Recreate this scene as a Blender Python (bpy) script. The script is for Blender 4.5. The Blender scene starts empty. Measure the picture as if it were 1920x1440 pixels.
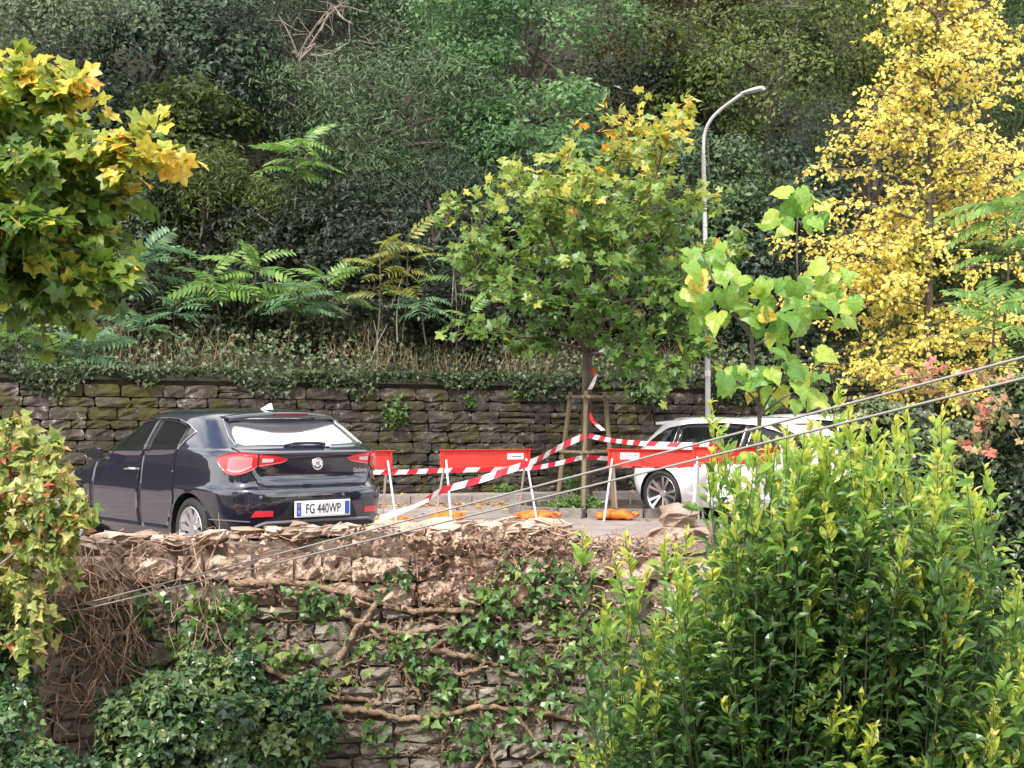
import bpy, math, random
import numpy as np
from mathutils import Matrix, Vector
R = math.radians
random.seed(7)
rng = np.random.default_rng(11)
scene = bpy.context.scene
C = scene.collection

# ------------------------------------------------------------------ camera, sky, sun, exposure
H = 1.5            # eye height above the road
F = 2750.0         # focal length in pixels of a 1920 wide picture
YH = 770.0         # picture row of the horizon
cam = bpy.data.cameras.new('camera'); cam_o = bpy.data.objects.new('camera', cam); C.objects.link(cam_o)
cam_o.location = (0, 0, H); cam_o.rotation_euler = (R(90) + math.atan((YH - 720) / F), 0, 0)
cam.sensor_width = 36; cam.lens = 36 * F / 1920; cam.clip_end = 500; cam.clip_start = 0.1
scene.camera = cam_o

SUN_EL, SUN_AZ = R(50), R(205)      # azimuth clockwise from +Y
w = bpy.data.worlds.new('World'); scene.world = w; w.use_nodes = True
nt = w.node_tree; nt.nodes.clear()
wo = nt.nodes.new('ShaderNodeOutputWorld'); bg = nt.nodes.new('ShaderNodeBackground'); sky = nt.nodes.new('ShaderNodeTexSky')
sky.sky_type = 'NISHITA'; sky.sun_disc = False; sky.sun_elevation = SUN_EL; sky.sun_rotation = SUN_AZ
sky.air_density = 1.0; sky.dust_density = 2.0
bg.inputs['Strength'].default_value = 0.15
tc = nt.nodes.new('ShaderNodeTexCoord'); mp = nt.nodes.new('ShaderNodeMapping'); mp.inputs['Scale'].default_value = (1.6, 1.6, 4.0)
nz = nt.nodes.new('ShaderNodeTexNoise'); nz.inputs['Scale'].default_value = 1.6; nz.inputs['Detail'].default_value = 7
rp = nt.nodes.new('ShaderNodeValToRGB'); rp.color_ramp.elements[0].position = 0.34; rp.color_ramp.elements[1].position = 0.56
mx = nt.nodes.new('ShaderNodeMix'); mx.data_type = 'RGBA'
mx.inputs['B'].default_value = (9.5, 9.3, 9.2, 1)
nt.links.new(tc.outputs['Generated'], mp.inputs['Vector']); nt.links.new(mp.outputs['Vector'], nz.inputs['Vector'])
nt.links.new(nz.outputs['Fac'], rp.inputs['Fac']); nt.links.new(rp.outputs['Color'], mx.inputs['Factor'])
nt.links.new(sky.outputs['Color'], mx.inputs['A']); nt.links.new(mx.outputs['Result'], bg.inputs['Color'])
nt.links.new(bg.outputs['Background'], wo.inputs['Surface'])
sun = bpy.data.lights.new('sun', 'SUN'); sun.energy = 2.9; sun.angle = R(8); sun.color = (1.0, 0.95, 0.88)
sun_o = bpy.data.objects.new('sun', sun); C.objects.link(sun_o)
sd = Vector((math.sin(SUN_AZ) * math.cos(SUN_EL), math.cos(SUN_AZ) * math.cos(SUN_EL), math.sin(SUN_EL)))
sun_o.rotation_euler = sd.to_track_quat('Z', 'Y').to_euler(); sun_o.location = sd * 60
vs = scene.view_settings
vs.view_transform = 'Standard'; vs.look = 'None'; vs.gamma = 1; vs.use_curve_mapping = False; vs.exposure = 0.98
scene.cycles.max_bounces = 8; scene.cycles.transparent_max_bounces = 8

# ------------------------------------------------------------------ helpers
def at(px, py, d):
    return np.array([(px - 960) / F * d, d, H + (YH - py) / F * d])
def atg(px, py, z=0.0):            # point of the level z seen at a pixel
    d = (H - z) * F / (py - YH)
    return at(px, py, d)

def tag(o, label=None, cat=None, group=None, kind=None):
    if label: o['label'] = label
    if cat: o['category'] = cat
    if group: o['group'] = group
    if kind: o['kind'] = kind
    return o
def thing(name, label, cat, loc=(0, 0, 0), rz=0.0, group=None):
    o = bpy.data.objects.new(name, None); C.objects.link(o)
    o.location = tuple(float(v) for v in loc); o.rotation_euler = (0, 0, rz); o.empty_display_size = .2
    return tag(o, label, cat, group)
def link(name, mesh, parent=None, matrix=None):
    o = bpy.data.objects.new(name, mesh); C.objects.link(o)
    if parent: o.parent = parent
    if matrix is not None: o.matrix_basis = matrix
    return o

class Geo:
    def __init__(s): s.v = []; s.f = []; s.n = 0; s.m = []; s.t = []; s.has_t = False
    def add(s, v, f, mi=0, tint=None):
        v = np.asarray(v, dtype=float).reshape(-1, 3)
        if isinstance(f, np.ndarray): fl = [f + s.n]
        else:
            d = {}
            for q in f: d.setdefault(len(q), []).append(q)
            fl = [np.array(q) + s.n for q in d.values()]
        for q in fl: s.f.append(q); s.m.append((mi, len(q)))
        s.v.append(v); s.n += len(v)
        if tint is None: s.t.append(np.zeros(len(v)))
        else: s.has_t = True; s.t.append(np.broadcast_to(tint, (len(v),)))
        return s
    def mesh(s, name, mats, origin=(0, 0, 0), smooth=False):
        me = bpy.data.meshes.new(name)
        if not s.v: return me
        v = np.concatenate(s.v) - np.asarray(origin, dtype=float)
        me.vertices.add(len(v)); me.vertices.foreach_set('co', v.astype(np.float32).ravel())
        sizes = np.concatenate([np.full(len(q), q.shape[1]) for q in s.f])
        loops = np.concatenate([q.ravel() for q in s.f]).astype(np.int32)
        me.loops.add(len(loops)); me.loops.foreach_set('vertex_index', loops)
        me.polygons.add(len(sizes))
        st = np.concatenate([[0], np.cumsum(sizes)[:-1]]).astype(np.int32)
        me.polygons.foreach_set('loop_start', st)
        mi = np.concatenate([np.full(c, a) for a, c in s.m]).astype(np.int32)
        if not isinstance(mats, (list, tuple)): mats = [mats]
        for m in mats: me.materials.append(m)
        me.polygons.foreach_set('material_index', mi)
        if s.has_t:
            a = me.attributes.new('tint', 'FLOAT', 'POINT'); a.data.foreach_set('value', np.concatenate(s.t).astype(np.float32))
        me.update(calc_edges=True)
        me.polygons.foreach_set('use_smooth', np.full(len(sizes), smooth))
        return me
    def build(s, name, mats, parent=None, origin=None, smooth=False):
        if origin is None: origin = tuple(parent.location) if parent else (0, 0, 0)
        return link(name, s.mesh(name, mats, origin, smooth), parent)

def g_box(g, c, sz, mi=0, rz=0.0):
    x, y, z = [q / 2 for q in sz]
    v = np.array([(a * x, b * y, e * z) for e in (-1, 1) for a, b in ((-1, -1), (1, -1), (1, 1), (-1, 1))])
    if rz:
        cs, sn = math.cos(rz), math.sin(rz); v = np.stack([v[:, 0] * cs - v[:, 1] * sn, v[:, 0] * sn + v[:, 1] * cs, v[:, 2]], 1)
    g.add(v + np.asarray(c), [(3, 2, 1, 0), (4, 5, 6, 7), (0, 1, 5, 4), (1, 2, 6, 5), (2, 3, 7, 6), (3, 0, 4, 7)], mi)
def unit(v): 
    v = np.asarray(v, dtype=float); return v / (np.linalg.norm(v, axis=-1, keepdims=True) + 1e-9)
def g_tube(g, pts, rad, n=6, mi=0, cap=True, tint=None):
    pts = np.asarray(pts, dtype=float); k = len(pts)
    rad = np.broadcast_to(np.asarray(rad, dtype=float), (k,)) if np.ndim(rad) else np.full(k, rad)
    tan = unit(np.gradient(pts, axis=0))
    up = np.array([0, 0, 1.0]) if abs(tan[0][2]) < .9 else np.array([1.0, 0, 0])
    a = unit(np.cross(tan[0], up)); vs_ = []
    for i in range(k):
        a = unit(a - tan[i] * np.dot(a, tan[i])); b = np.cross(tan[i], a)
        ang = np.arange(n) * 2 * math.pi / n
        vs_.append(pts[i] + rad[i] * (np.cos(ang)[:, None] * a + np.sin(ang)[:, None] * b))
    f = []
    for i in range(k - 1):
        for j in range(n):
            f.append((i * n + j, i * n + (j + 1) % n, (i + 1) * n + (j + 1) % n, (i + 1) * n + j))
    g.add(np.concatenate(vs_), f, mi, tint)
    if cap:
        g.add(vs_[-1], [tuple(range(n))], mi, tint); g.add(vs_[0], [tuple(range(n))[::-1]], mi, tint)
def smooth_line(p, m=6):            # Catmull-Rom
    p = np.asarray(p, dtype=float)
    if len(p) < 3: return np.array([p[0] + (p[-1] - p[0]) * t for t in np.linspace(0, 1, m + 1)])
    q = np.vstack([2 * p[0] - p[1], p, 2 * p[-1] - p[-2]]); out = []
    for i in range(1, len(q) - 2):
        for t in np.arange(m) / m:
            out.append(.5 * (2 * q[i] + (q[i + 1] - q[i - 1]) * t + (2 * q[i - 1] - 5 * q[i] + 4 * q[i + 1] - q[i + 2]) * t * t + (3 * q[i] - q[i - 1] - 3 * q[i + 1] + q[i + 2]) * t ** 3))
    out.append(q[-2]); return np.array(out)
def g_lathe(g, prof, n=32, axis='y', mi=0, c=(0, 0, 0)):
    prof = np.asarray(prof, dtype=float); k = len(prof)          # (radius, along)
    ang = np.arange(n) * 2 * math.pi / n
    v = np.zeros((k, n, 3)); v[:, :, 0] = prof[:, 0:1] * np.cos(ang); v[:, :, 2] = prof[:, 0:1] * np.sin(ang); v[:, :, 1] = prof[:, 1:2]
    if axis == 'z': v = v[:, :, [0, 2, 1]]
    f = [(i * n + j, i * n + (j + 1) % n, (i + 1) * n + (j + 1) % n, (i + 1) * n + j) for i in range(k - 1) for j in range(n)]
    g.add(v.reshape(-1, 3) + np.asarray(c), f, mi)

# ------------------------------------------------------------------ materials
def newmat(name):
    m = bpy.data.materials.new(name); m.use_nodes = True
    return m, m.node_tree, m.node_tree.nodes['Principled BSDF']
def mat(name, col, rough=.6, metal=0.0, coat=0.0, spec=.5, ior=None):
    m, t, b = newmat(name)
    b.inputs['Base Color'].default_value = (*col, 1); b.inputs['Roughness'].default_value = rough; b.inputs['Metallic'].default_value = metal
    b.inputs['Coat Weight'].default_value = coat; b.inputs['Coat Roughness'].default_value = .03; b.inputs['Specular IOR Level'].default_value = spec
    if ior: b.inputs['IOR'].default_value = ior
    return m
def ramp(t, stops):
    r = t.nodes.new('ShaderNodeValToRGB'); e = r.color_ramp.elements
    while len(e) < len(stops): e.new(0.5)
    for q, (p, c) in zip(e, stops): q.position = p; q.color = (*c, 1)
    return r
def noise_mat(name, stops, scale=6.0, rough=.85, bump=.3, bscale=None, rand=0.0, detail=8, layer=None, stretch=(1, 1, 1), spec=.3):
    """stops on noise; optional per-object value change; layer = (colour, scale, lo, hi): patches of a second colour (moss, lichen, dirt)"""
    m, t, b = newmat(name); L = t.links.new
    co = t.nodes.new('ShaderNodeNewGeometry'); mpn = t.nodes.new('ShaderNodeMapping'); mpn.inputs['Scale'].default_value = stretch
    L(co.outputs['Position'], mpn.inputs['Vector'])
    n = t.nodes.new('ShaderNodeTexNoise'); n.inputs['Scale'].default_value = scale; n.inputs['Detail'].default_value = detail; n.inputs['Roughness'].default_value = .65
    L(mpn.outputs['Vector'], n.inputs['Vector']); r = ramp(t, stops); L(n.outputs['Fac'], r.inputs['Fac'])
    col = r.outputs['Color']
    if rand:
        oi = t.nodes.new('ShaderNodeObjectInfo'); mr = t.nodes.new('ShaderNodeMapRange'); mr.inputs['To Min'].default_value = 1 - rand; mr.inputs['To Max'].default_value = 1 + rand
        L(oi.outputs['Random'], mr.inputs['Value']); hs = t.nodes.new('ShaderNodeHueSaturation'); L(mr.outputs['Result'], hs.inputs['Value']); L(col, hs.inputs['Color']); col = hs.outputs['Color']
    for lay in (layer or []):
        c2, sc, lo, hi = lay
        n2 = t.nodes.new('ShaderNodeTexNoise'); n2.inputs['Scale'].default_value = sc; n2.inputs['Detail'].default_value = 6; n2.inputs['Roughness'].default_value = .7
        L(co.outputs['Position'], n2.inputs['Vector']); mr2 = t.nodes.new('ShaderNodeMapRange'); mr2.inputs['From Min'].default_value = lo; mr2.inputs['From Max'].default_value = hi
        L(n2.outputs['Fac'], mr2.inputs['Value']); mm = t.nodes.new('ShaderNodeMix'); mm.data_type = 'RGBA'; mm.inputs['B'].default_value = (*c2, 1)
        L(mr2.outputs['Result'], mm.inputs['Factor']); L(col, mm.inputs['A']); col = mm.outputs['Result']
    L(col, b.inputs['Base Color']); b.inputs['Roughness'].default_value = rough; b.inputs['Specular IOR Level'].default_value = spec
    if bump:
        n3 = t.nodes.new('ShaderNodeTexNoise'); n3.inputs['Scale'].default_value = bscale or scale * 4; n3.inputs['Detail'].default_value = 6
        L(co.outputs['Position'], n3.inputs['Vector']); bp = t.nodes.new('ShaderNodeBump'); bp.inputs['Strength'].default_value = bump; bp.inputs['Distance'].default_value = .03
        L(n3.outputs['Fac'], bp.inputs['Height']); L(bp.outputs['Normal'], b.inputs['Normal'])
    return m
def leaf_mat(name, stops, rough=.45, trans=.35, spec=.5, src='tint', tv=1.7):
    m, t, b = newmat(name); L = t.links.new; out = t.nodes['Material Output']
    if src == 'tint':
        a = t.nodes.new('ShaderNodeAttribute'); a.attribute_name = 'tint'; fac = a.outputs['Fac']
    else:
        a = t.nodes.new('ShaderNodeObjectInfo'); fac = a.outputs['Random']
    r0 = ramp(t, stops); L(fac, r0.inputs['Fac'])
    gp = t.nodes.new('ShaderNodeNewGeometry'); nn = t.nodes.new('ShaderNodeTexNoise'); nn.inputs['Scale'].default_value = 34; nn.inputs['Detail'].default_value = 3; L(gp.outputs['Position'], nn.inputs['Vector'])
    mr = t.nodes.new('ShaderNodeMapRange'); mr.inputs['From Min'].default_value = .3; mr.inputs['From Max'].default_value = .7; mr.inputs['To Min'].default_value = .68; mr.inputs['To Max'].default_value = 1.28; L(nn.outputs['Fac'], mr.inputs['Value'])
    mh = t.nodes.new('ShaderNodeMapRange'); mh.inputs['From Min'].default_value = .3; mh.inputs['From Max'].default_value = .7; mh.inputs['To Min'].default_value = .482; mh.inputs['To Max'].default_value = .512; L(nn.outputs['Fac'], mh.inputs['Value'])
    r = t.nodes.new('ShaderNodeHueSaturation'); L(r0.outputs['Color'], r.inputs['Color']); L(mr.outputs['Result'], r.inputs['Value']); L(mh.outputs['Result'], r.inputs['Hue'])
    L(r.outputs['Color'], b.inputs['Base Color']); b.inputs['Roughness'].default_value = rough; b.inputs['Specular IOR Level'].default_value = spec
    hs = t.nodes.new('ShaderNodeHueSaturation'); hs.inputs['Value'].default_value = tv; hs.inputs['Hue'].default_value = .49; L(r.outputs['Color'], hs.inputs['Color'])
    tr = t.nodes.new('ShaderNodeBsdfTranslucent'); L(hs.outputs['Color'], tr.inputs['Color'])
    mx_ = t.nodes.new('ShaderNodeMixShader'); mx_.inputs['Fac'].default_value = trans
    L(b.outputs['BSDF'], mx_.inputs[1]); L(tr.outputs['BSDF'], mx_.inputs[2]); L(mx_.outputs['Shader'], out.inputs['Surface'])
    return m

# ------------------------------------------------------------------ leaves
def fan(outline, centre, droop=.25, fold=.1):
    o = np.asarray(outline, dtype=float); c = np.asarray(centre, dtype=float); n = len(o)
    v = np.zeros((n + 1, 3)); v[0, :2] = c; v[1:, :2] = o
    r = np.linalg.norm(o - c, axis=1)
    v[1:, 2] = np.abs(o[:, 1]) * fold - droop * (np.maximum(o[:, 0] - .3, 0)) ** 2
    f = np.array([(0, 1 + i, 1 + (i + 1) % n) for i in range(n)])
    return v, f
OVAL = fan([(0, 0), (.22, -.2), (.55, -.22), (1, 0), (.55, .22), (.22, .2)], (.45, 0), .3, .25)
OVAL4 = fan([(0, 0), (.42, -.25), (1, 0), (.42, .25)], (.45, 0), .3, .25)
SLIM = fan([(0, 0), (.3, -.11), (1, 0), (.3, .11)], (.35, 0), .3, .3)
ROUND = fan([(0, 0), (.15, -.32), (.55, -.38), (1, 0), (.55, .38), (.15, .32)], (.45, 0), .3, .2)
LAUREL = fan([(0, 0), (.15, -.1), (.45, -.21), (.75, -.16), (1, 0), (.75, .16), (.45, .21), (.15, .1)], (.5, 0), .35, .45)
IVY = fan([(0, 0), (-.05, -.3), (.25, -.5), (.42, -.26), (1, 0), (.42, .26), (.25, .5), (-.05, .3)], (.3, 0), .3, .15)
def two_ring(outline, centre, droop, fold, wave=.0):
    o = np.asarray(outline, float); c = np.asarray(centre, float); n = len(o); v = np.zeros((2 * n + 1, 3)); v[0, :2] = c; v[1:n + 1, :2] = c + (o - c) * .55; v[n + 1:, :2] = o
    v[:, 2] = fold * np.abs(v[:, 1]) ** .8 - droop * np.maximum(v[:, 0] - .2, 0) ** 2 - .9 * fold * v[:, 1] ** 2 * 2; v[n + 1:, 2] += wave * np.sin(np.arange(n) * 2.1)
    f = [(0, 1 + i, 1 + (i + 1) % n) for i in range(n)]
    for i in range(n): j = (i + 1) % n; f += [(1 + i, n + 1 + i, n + 1 + j), (1 + i, n + 1 + j, 1 + j)]
    return v, np.array(f)
HEART = two_ring([(.05, 0), (-.08, -.13), (-.05, -.32), (.1, -.46), (.3, -.5), (.42, -.40), (.55, -.42), (.72, -.24), (1, 0), (.72, .24), (.55, .42), (.42, .40), (.3, .5), (.1, .46), (-.05, .32), (-.08, .13)], (.33, 0), .6, .35, .03)
def maple_outline():
    pts = []
    for a, r in ((180, .03), (-150, .40), (-125, .50), (-110, .37), (-88, .44), (-62, .66), (-48, .52), (-32, .42), (-16, .56), (0, .72), (16, .56), (32, .42), (48, .52), (62, .66), (88, .44), (110, .37), (125, .50), (150, .40)):
        pts.append((.3 + r * math.cos(R(a)), r * math.sin(R(a))))
    return pts
MAPLE = fan(maple_outline(), (.3, 0), .3, .12)

def frames(dirs, nrm):
    t = unit(dirs); b = unit(np.cross(nrm, t)); n = np.cross(t, b); return t, b, n
def add_leaves(g, tpl, pos, dirs, nrm, size, tint):
    V, Fc = tpl; N = len(pos)
    if N == 0: return
    t, b, n = frames(dirs, nrm); size = np.broadcast_to(size, (N,))
    v = pos[:, None, :] + size[:, None, None] * (V[None, :, 0:1] * t[:, None, :] + V[None, :, 1:2] * b[:, None, :] + V[None, :, 2:3] * n[:, None, :])
    f = (Fc[None] + (np.arange(N) * len(V))[:, None, None]).reshape(-1, 3)
    g.add(v.reshape(-1, 3), f, 0, np.repeat(np.broadcast_to(tint, (N,)), len(V)))
_tplmesh = {}
def tpl_mesh(key, tpl, m, smooth=False):
    k = (key, m.name)
    if k not in _tplmesh:
        g = Geo(); g.add(tpl[0], tpl[1]); _tplmesh[k] = g.mesh('leaf', m, smooth=key == 'heart')
    return _tplmesh[k]
def leaf_objects(parent, key, tpl, m, pos, dirs, nrm, size, name='leaf'):
    me = tpl_mesh(key, tpl, m) if not isinstance(m, (list, tuple)) else None
    t, b, n = frames(dirs, nrm); P = np.array(parent.location); size = np.broadcast_to(size, (len(pos),))
    for i in range(len(pos)):
        q = pos[i] - P; s = float(size[i])
        M = Matrix(((t[i][0] * s, b[i][0] * s, n[i][0] * s, q[0]), (t[i][1] * s, b[i][1] * s, n[i][1] * s, q[1]), (t[i][2] * s, b[i][2] * s, n[i][2] * s, q[2]), (0, 0, 0, 1)))
        link(name, me, parent, M)
def split_leaves(parent, key, tpl, mt, mo, pos, dirs, nrm, size, tint, n_single=290, crown='foliage'):
    """the leaves that show largest become objects, the rest one part"""
    N = len(pos); size = np.broadcast_to(size, (N,)); tint = np.broadcast_to(tint, (N,))
    px = 960 + F * pos[:, 0] / pos[:, 1]; py = YH + F * (H - pos[:, 2]) / pos[:, 1]
    inside = (px > 5) & (px < 1915) & (py > 5) & (py < 1435)
    score = np.where(inside, pos[:, 1], 1e6)
    cell = {}; order = np.argsort(score); pick = []
    for i in order:                                    # front-most leaf of each small patch of the picture
        if score[i] > 1e5 or len(pick) >= n_single: break
        c = (int(px[i] // 14), int(py[i] // 14))
        if cell.get(c, 0) >= 1: continue
        cell[c] = 1; pick.append(i)
    sel = np.zeros(N, bool); sel[pick] = True
    mo = mo if isinstance(mo, list) else [mo]
    k = len(mo); idx = np.array(pick, int)
    if len(idx):
        band = np.clip((tint[idx] * k).astype(int), 0, k - 1)
        for q in range(k):
            ii = idx[band == q]
            leaf_objects(parent, key, tpl, mo[q], pos[ii], dirs[ii], nrm[ii], size[ii])
    g = Geo(); r = ~sel; add_leaves(g, tpl, pos[r], dirs[r], nrm[r], size[r], tint[r])
    o = g.build(crown, mt, parent); o['kind'] = 'stuff'
    return o
def band_mats(name, stops, k=3, **kw):
    """one material per third of the ramp for leaves that are objects"""
    xs = [p for p, c in stops]; cs = np.array([c for p, c in stops]); out = []
    for q in range(k):
        ss = [(t, tuple(np.interp(q / k + t / k, xs, cs[:, j]) for j in range(3))) for t in (0, .5, 1)]
        out.append(leaf_mat(f'{name}_leaf_{q}', ss, src='random', **kw))
    return out
def rnd_dirs(n, up=0.0, flat=1.0):
    d = rng.normal(size=(n, 3)); d[:, 2] = d[:, 2] * flat + up; return unit(d)
def crown_points(c, rad, lobes, clumps, per, clump_r, face=(0, -1, .35), seed=0):
    """leaf positions and normals of a lobed crown: leaves sit in sprays on the skins of lobes, with gaps between"""
    c = np.asarray(c, float); rad = np.asarray(rad, float); face = unit(np.array(face, float))
    P, N_, T = [], [], []
    k = 0
    while k < lobes:
        d = unit(rng.normal(size=3))
        if np.dot(d, face) < -.45: continue
        k += 1
        lc = c + d * rad * rng.uniform(.35, 1.0); lr = (.5 * rad.min() + .5 * rad.mean()) * rng.uniform(.18, .56) * np.array([1.15, 1.15, .85]); lt = rng.uniform(-.24, .22)
        n = clumps
        q = unit(rng.normal(size=(n * 3, 3))); q = q[(q @ unit(d + np.array([0, -.4, .5]))) > -.25][:n]
        cp = lc + q * lr * rng.uniform(.75, 1.05, size=(len(q), 1))
        cn = unit(q + np.array([0, -.15, .75]))
        m = per
        a = unit(np.cross(cn, np.array([.3, .2, 1.0]))); b = np.cross(cn, a)
        rr = clump_r * np.sqrt(rng.uniform(size=(len(q), m))); th = rng.uniform(0, 2 * np.pi, size=(len(q), m))
        off = rr[..., None] * (np.cos(th)[..., None] * a[:, None] + np.sin(th)[..., None] * b[:, None]) + rng.normal(size=(len(q), m, 3)) * clump_r * .22
        off[..., 2] -= (rr / clump_r) ** 2 * clump_r * .35
        P.append((cp[:, None] + off).reshape(-1, 3)); N_.append(np.repeat(cn, m, 0)); T.append(np.repeat(np.full(len(q), lt) + rng.uniform(-.22, .22, len(q)), m))
    P = np.concatenate(P); N_ = np.concatenate(N_); T = np.concatenate(T)
    N_ = unit(N_ + rng.normal(size=N_.shape) * .33)
    D = unit(rng.normal(size=P.shape) + np.array([0, -.3, -.35])); D = unit(D - N_ * np.sum(D * N_, 1, keepdims=True) * .8)
    tint = np.clip(.5 + T + rng.normal(size=len(P)) * .11, 0, 1)
    return P, D, N_, tint

# ------------------------------------------------------------------ shared materials
M_bark = noise_mat('bark', [(.3, (.05, .04, .033)), (.7, (.16, .13, .105))], 14, .9, .6, stretch=(1, 1, .25))
M_twig = noise_mat('twig', [(.3, (.07, .055, .04)), (.7, (.17, .14, .11))], 9, .85, .3)
M_paletwig = noise_mat('pale_twig', [(.3, (.14, .115, .095)), (.7, (.30, .255, .225))], 9, .85, .3)
M_stem_green = mat('green_stem', (.13, .16, .06), .6)
M_black = mat('black_plastic', (.012, .012, .013), .5)
M_rubber = mat('rubber', (.018, .018, .02), .75)
M_chrome = mat('chrome', (.75, .75, .77), .12, 1.0)
M_white = mat('white_plastic', (.75, .75, .75), .4)

# ================================================================== SETTING
M_asphalt = noise_mat('asphalt', [(.3, (.17, .145, .135)), (.7, (.30, .26, .24))], 3, .95, .35, 60, layer=[((.36, .31, .29), 1.2, .5, .75)])
M_pave = noise_mat('pavement', [(.3, (.20, .17, .155)), (.7, (.34, .295, .27))], 4, .95, .3, 50, layer=[((.24, .13, .05), 5, .55, .8)])
M_earth = noise_mat('earth', [(.3, (.03, .022, .015)), (.7, (.10, .07, .05))], 2.5, .95, .8, 12, layer=[((.06, .075, .03), 1.2, .5, .7)])
M_kerb = noise_mat('kerb_stone', [(.3, (.17, .15, .14)), (.7, (.34, .3, .28))], 8, .9, .4, 40)

WA = np.array([0.0, 25.2]); WD = np.array([math.cos(R(14)), math.sin(R(14))]); WN = np.array([WD[1], -WD[0]])   # back wall line; WN points to the camera
def wall_pt(u, out, z): p = WA + WD * u + WN * out; return np.array([p[0], p[1], z])

def sheet(name, pts, z, m, kind='structure', thick=.0):
    g = Geo(); n = len(pts); g.add([(p[0], p[1], z) for p in pts], [tuple(range(n))])
    if thick:
        g.add([(p[0], p[1], z) for p in pts] + [(p[0], p[1], z - thick) for p in pts], [(i, i + n, (i + 1) % n + n, (i + 1) % n) for i in range(n)])
    o = g.build(name, m); o['kind'] = kind; return o
pv = [wall_pt(-40, 1.35, 0)[:2], wall_pt(40, 1.35, 0)[:2]]
sheet('road', [(-40, 13.05), (40, 13.05), tuple(pv[1]), tuple(pv[0])], 0.0, M_asphalt, thick=.6)
sheet('pavement', [tuple(wall_pt(-40, 1.2, 0)[:2]), tuple(wall_pt(40, 1.2, 0)[:2]), tuple(wall_pt(40, -.2, 0)[:2]), tuple(wall_pt(-40, -.2, 0)[:2])], 0.11, M_pave, thick=.4)
kerb = thing('kerb', 'pale stone kerb along the pavement under the mossy wall', 'kerb', wall_pt(0, 1.28, 0)); kerb['kind'] = 'structure'
for i in range(-12, 12):
    g = Geo(); c = wall_pt(i * 1.0 + .5, 1.275, .02 + .01 * random.random()); g_box(g, c, (.985, .15, .24), rz=R(14)); g.build('kerb_stone', M_kerb, kerb)
sheet('lower_ground', [(-90, -60), (90, -60), (90, 13.2), (-90, 13.2)], -3.6, M_earth)
# hillside: one displaced terrain sheet behind the wall
g = Geo(); nu, nv_ = 90, 60; vv = []
us = np.linspace(-45, 50, nu); ds = np.concatenate([[-.2, -.19], np.linspace(.15, 14, 42), np.linspace(15, 70, nv_ - 44)])
for d in ds:
    for u in us:
        base = 1.95 - .012 * u + min(d, 1.5) * .45 + max(d - 1.5, 0) * .78
        if d < -.195: base = 0.5
        z = base + .35 * math.sin(u * .9 + d * .7) * min(1, max(d, 0) / 3) + .25 * math.sin(u * 2.3 - d * 1.9) * min(1, max(d, 0) / 3)
        vv.append(wall_pt(u, -d - .25, z))
g.add(vv, [(j * nu + i, j * nu + i + 1, (j + 1) * nu + i + 1, (j + 1) * nu + i) for j in range(nv_ - 1) for i in range(nu - 1)])
M_slope = noise_mat('slope_soil', [(.3, (.012, .013, .008)), (.7, (.04, .038, .022))], 2.5, .95, .8, 12)
o = g.build('hillside', M_slope, smooth=True); o['kind'] = 'structure'
def hill_z(u, d): return 1.95 - .012 * u + min(d, 1.5) * .45 + max(d - 1.5, 0) * .78

# ------------------------------------------------------------------ stones
def stone_mesh(m, rough=.1, seed=0, nx=4, nz=3, edge=1.0):
    """unit block: x,z in -.5...5, front face at y=-.5 with a hewn uneven face"""
    r = np.random.default_rng(seed); g = Geo()
    X = np.linspace(-.5, .5, nx + 1); Z = np.linspace(-.5, .5, nz + 1); v = []
    for z in Z:
        for x in X:
            e = max(abs(x), abs(z)) > .49
            corner = abs(x) > .49 and abs(z) > .49
            y = -.5 + (.22 if corner else .13 if e else 0) * edge + r.normal() * rough * (1 if not e else .5)
            sx = x * (1 - (.06 if corner else .0)) + (r.normal() * .022 if e else r.normal() * .04)
            sz = z * (1 - (.1 if corner else .0)) + (r.normal() * .035 if e else r.normal() * .04)
            v.append((sx, y, sz))
    n = nx + 1
    f = [(j * n + i, j * n + i + 1, (j + 1) * n + i + 1, (j + 1) * n + i) for j in range(nz) for i in range(nx)]
    rim = [i for i in range(n)] + [(j + 1) * n - 1 for j in range(1, nz + 1)] + [nz * n + i for i in range(nx - 1, -1, -1)] + [j * n for j in range(nz - 1, 0, -1)]
    k = len(v); v += [(v[i][0] * .97, .5, v[i][2] * .97) for i in rim]; L = len(rim)
    f += [(rim[(i + 1) % L], rim[i], k + i, k + (i + 1) % L) for i in range(L)]
    g.add(v, f); return g
M_wallstone = noise_mat('wall_stone', [(.3, (.022, .018, .016)), (.5, (.054, .044, .039)), (.7, (.118, .097, .088))], 7, .92, .8, 22, rand=.4,
                        layer=[((.27, .235, .21), 7, .60, .65), ((.050, .050, .012), 1.3, .47, .60), ((.022, .018, .014), 1.5, .52, .68)])
M_walljoint = noise_mat('wall_joint', [(.3, (.015, .012, .009)), (.7, (.05, .04, .03))], 8, .95, .5)
back = thing('stone_wall', 'long mossy dark coursed stone retaining wall at the foot of the wooded slope', 'stone wall', wall_pt(0, 0, 0), R(14))
BP = np.array(back.location)
def wl(u, out, z): return np.array([u, -out, z])          # wall-local coordinates
g = Geo(); v = [wl(-40, .0, -.3), wl(40, .0, -.3), wl(40, .0, 1.5), wl(-40, .0, 2.36), wl(-40, -.5, -.3), wl(40, -.5, -.3), wl(40, -.5, 1.5), wl(-40, -.5, 2.36)]
g.add(v, [(0, 1, 2, 3), (3, 2, 6, 7), (1, 5, 6, 2), (0, 3, 7, 4)]); link('wall_core', g.mesh('wall_core', M_walljoint), back)
smeshes = [stone_mesh(M_wallstone, .07, s, edge=.35).mesh('stone', M_wallstone) for s in range(14)]
sg = [stone_mesh(M_wallstone, .09, 30 + s) for s in range(5)]
gst = Geo(); zc = .10; nst = 0
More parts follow.
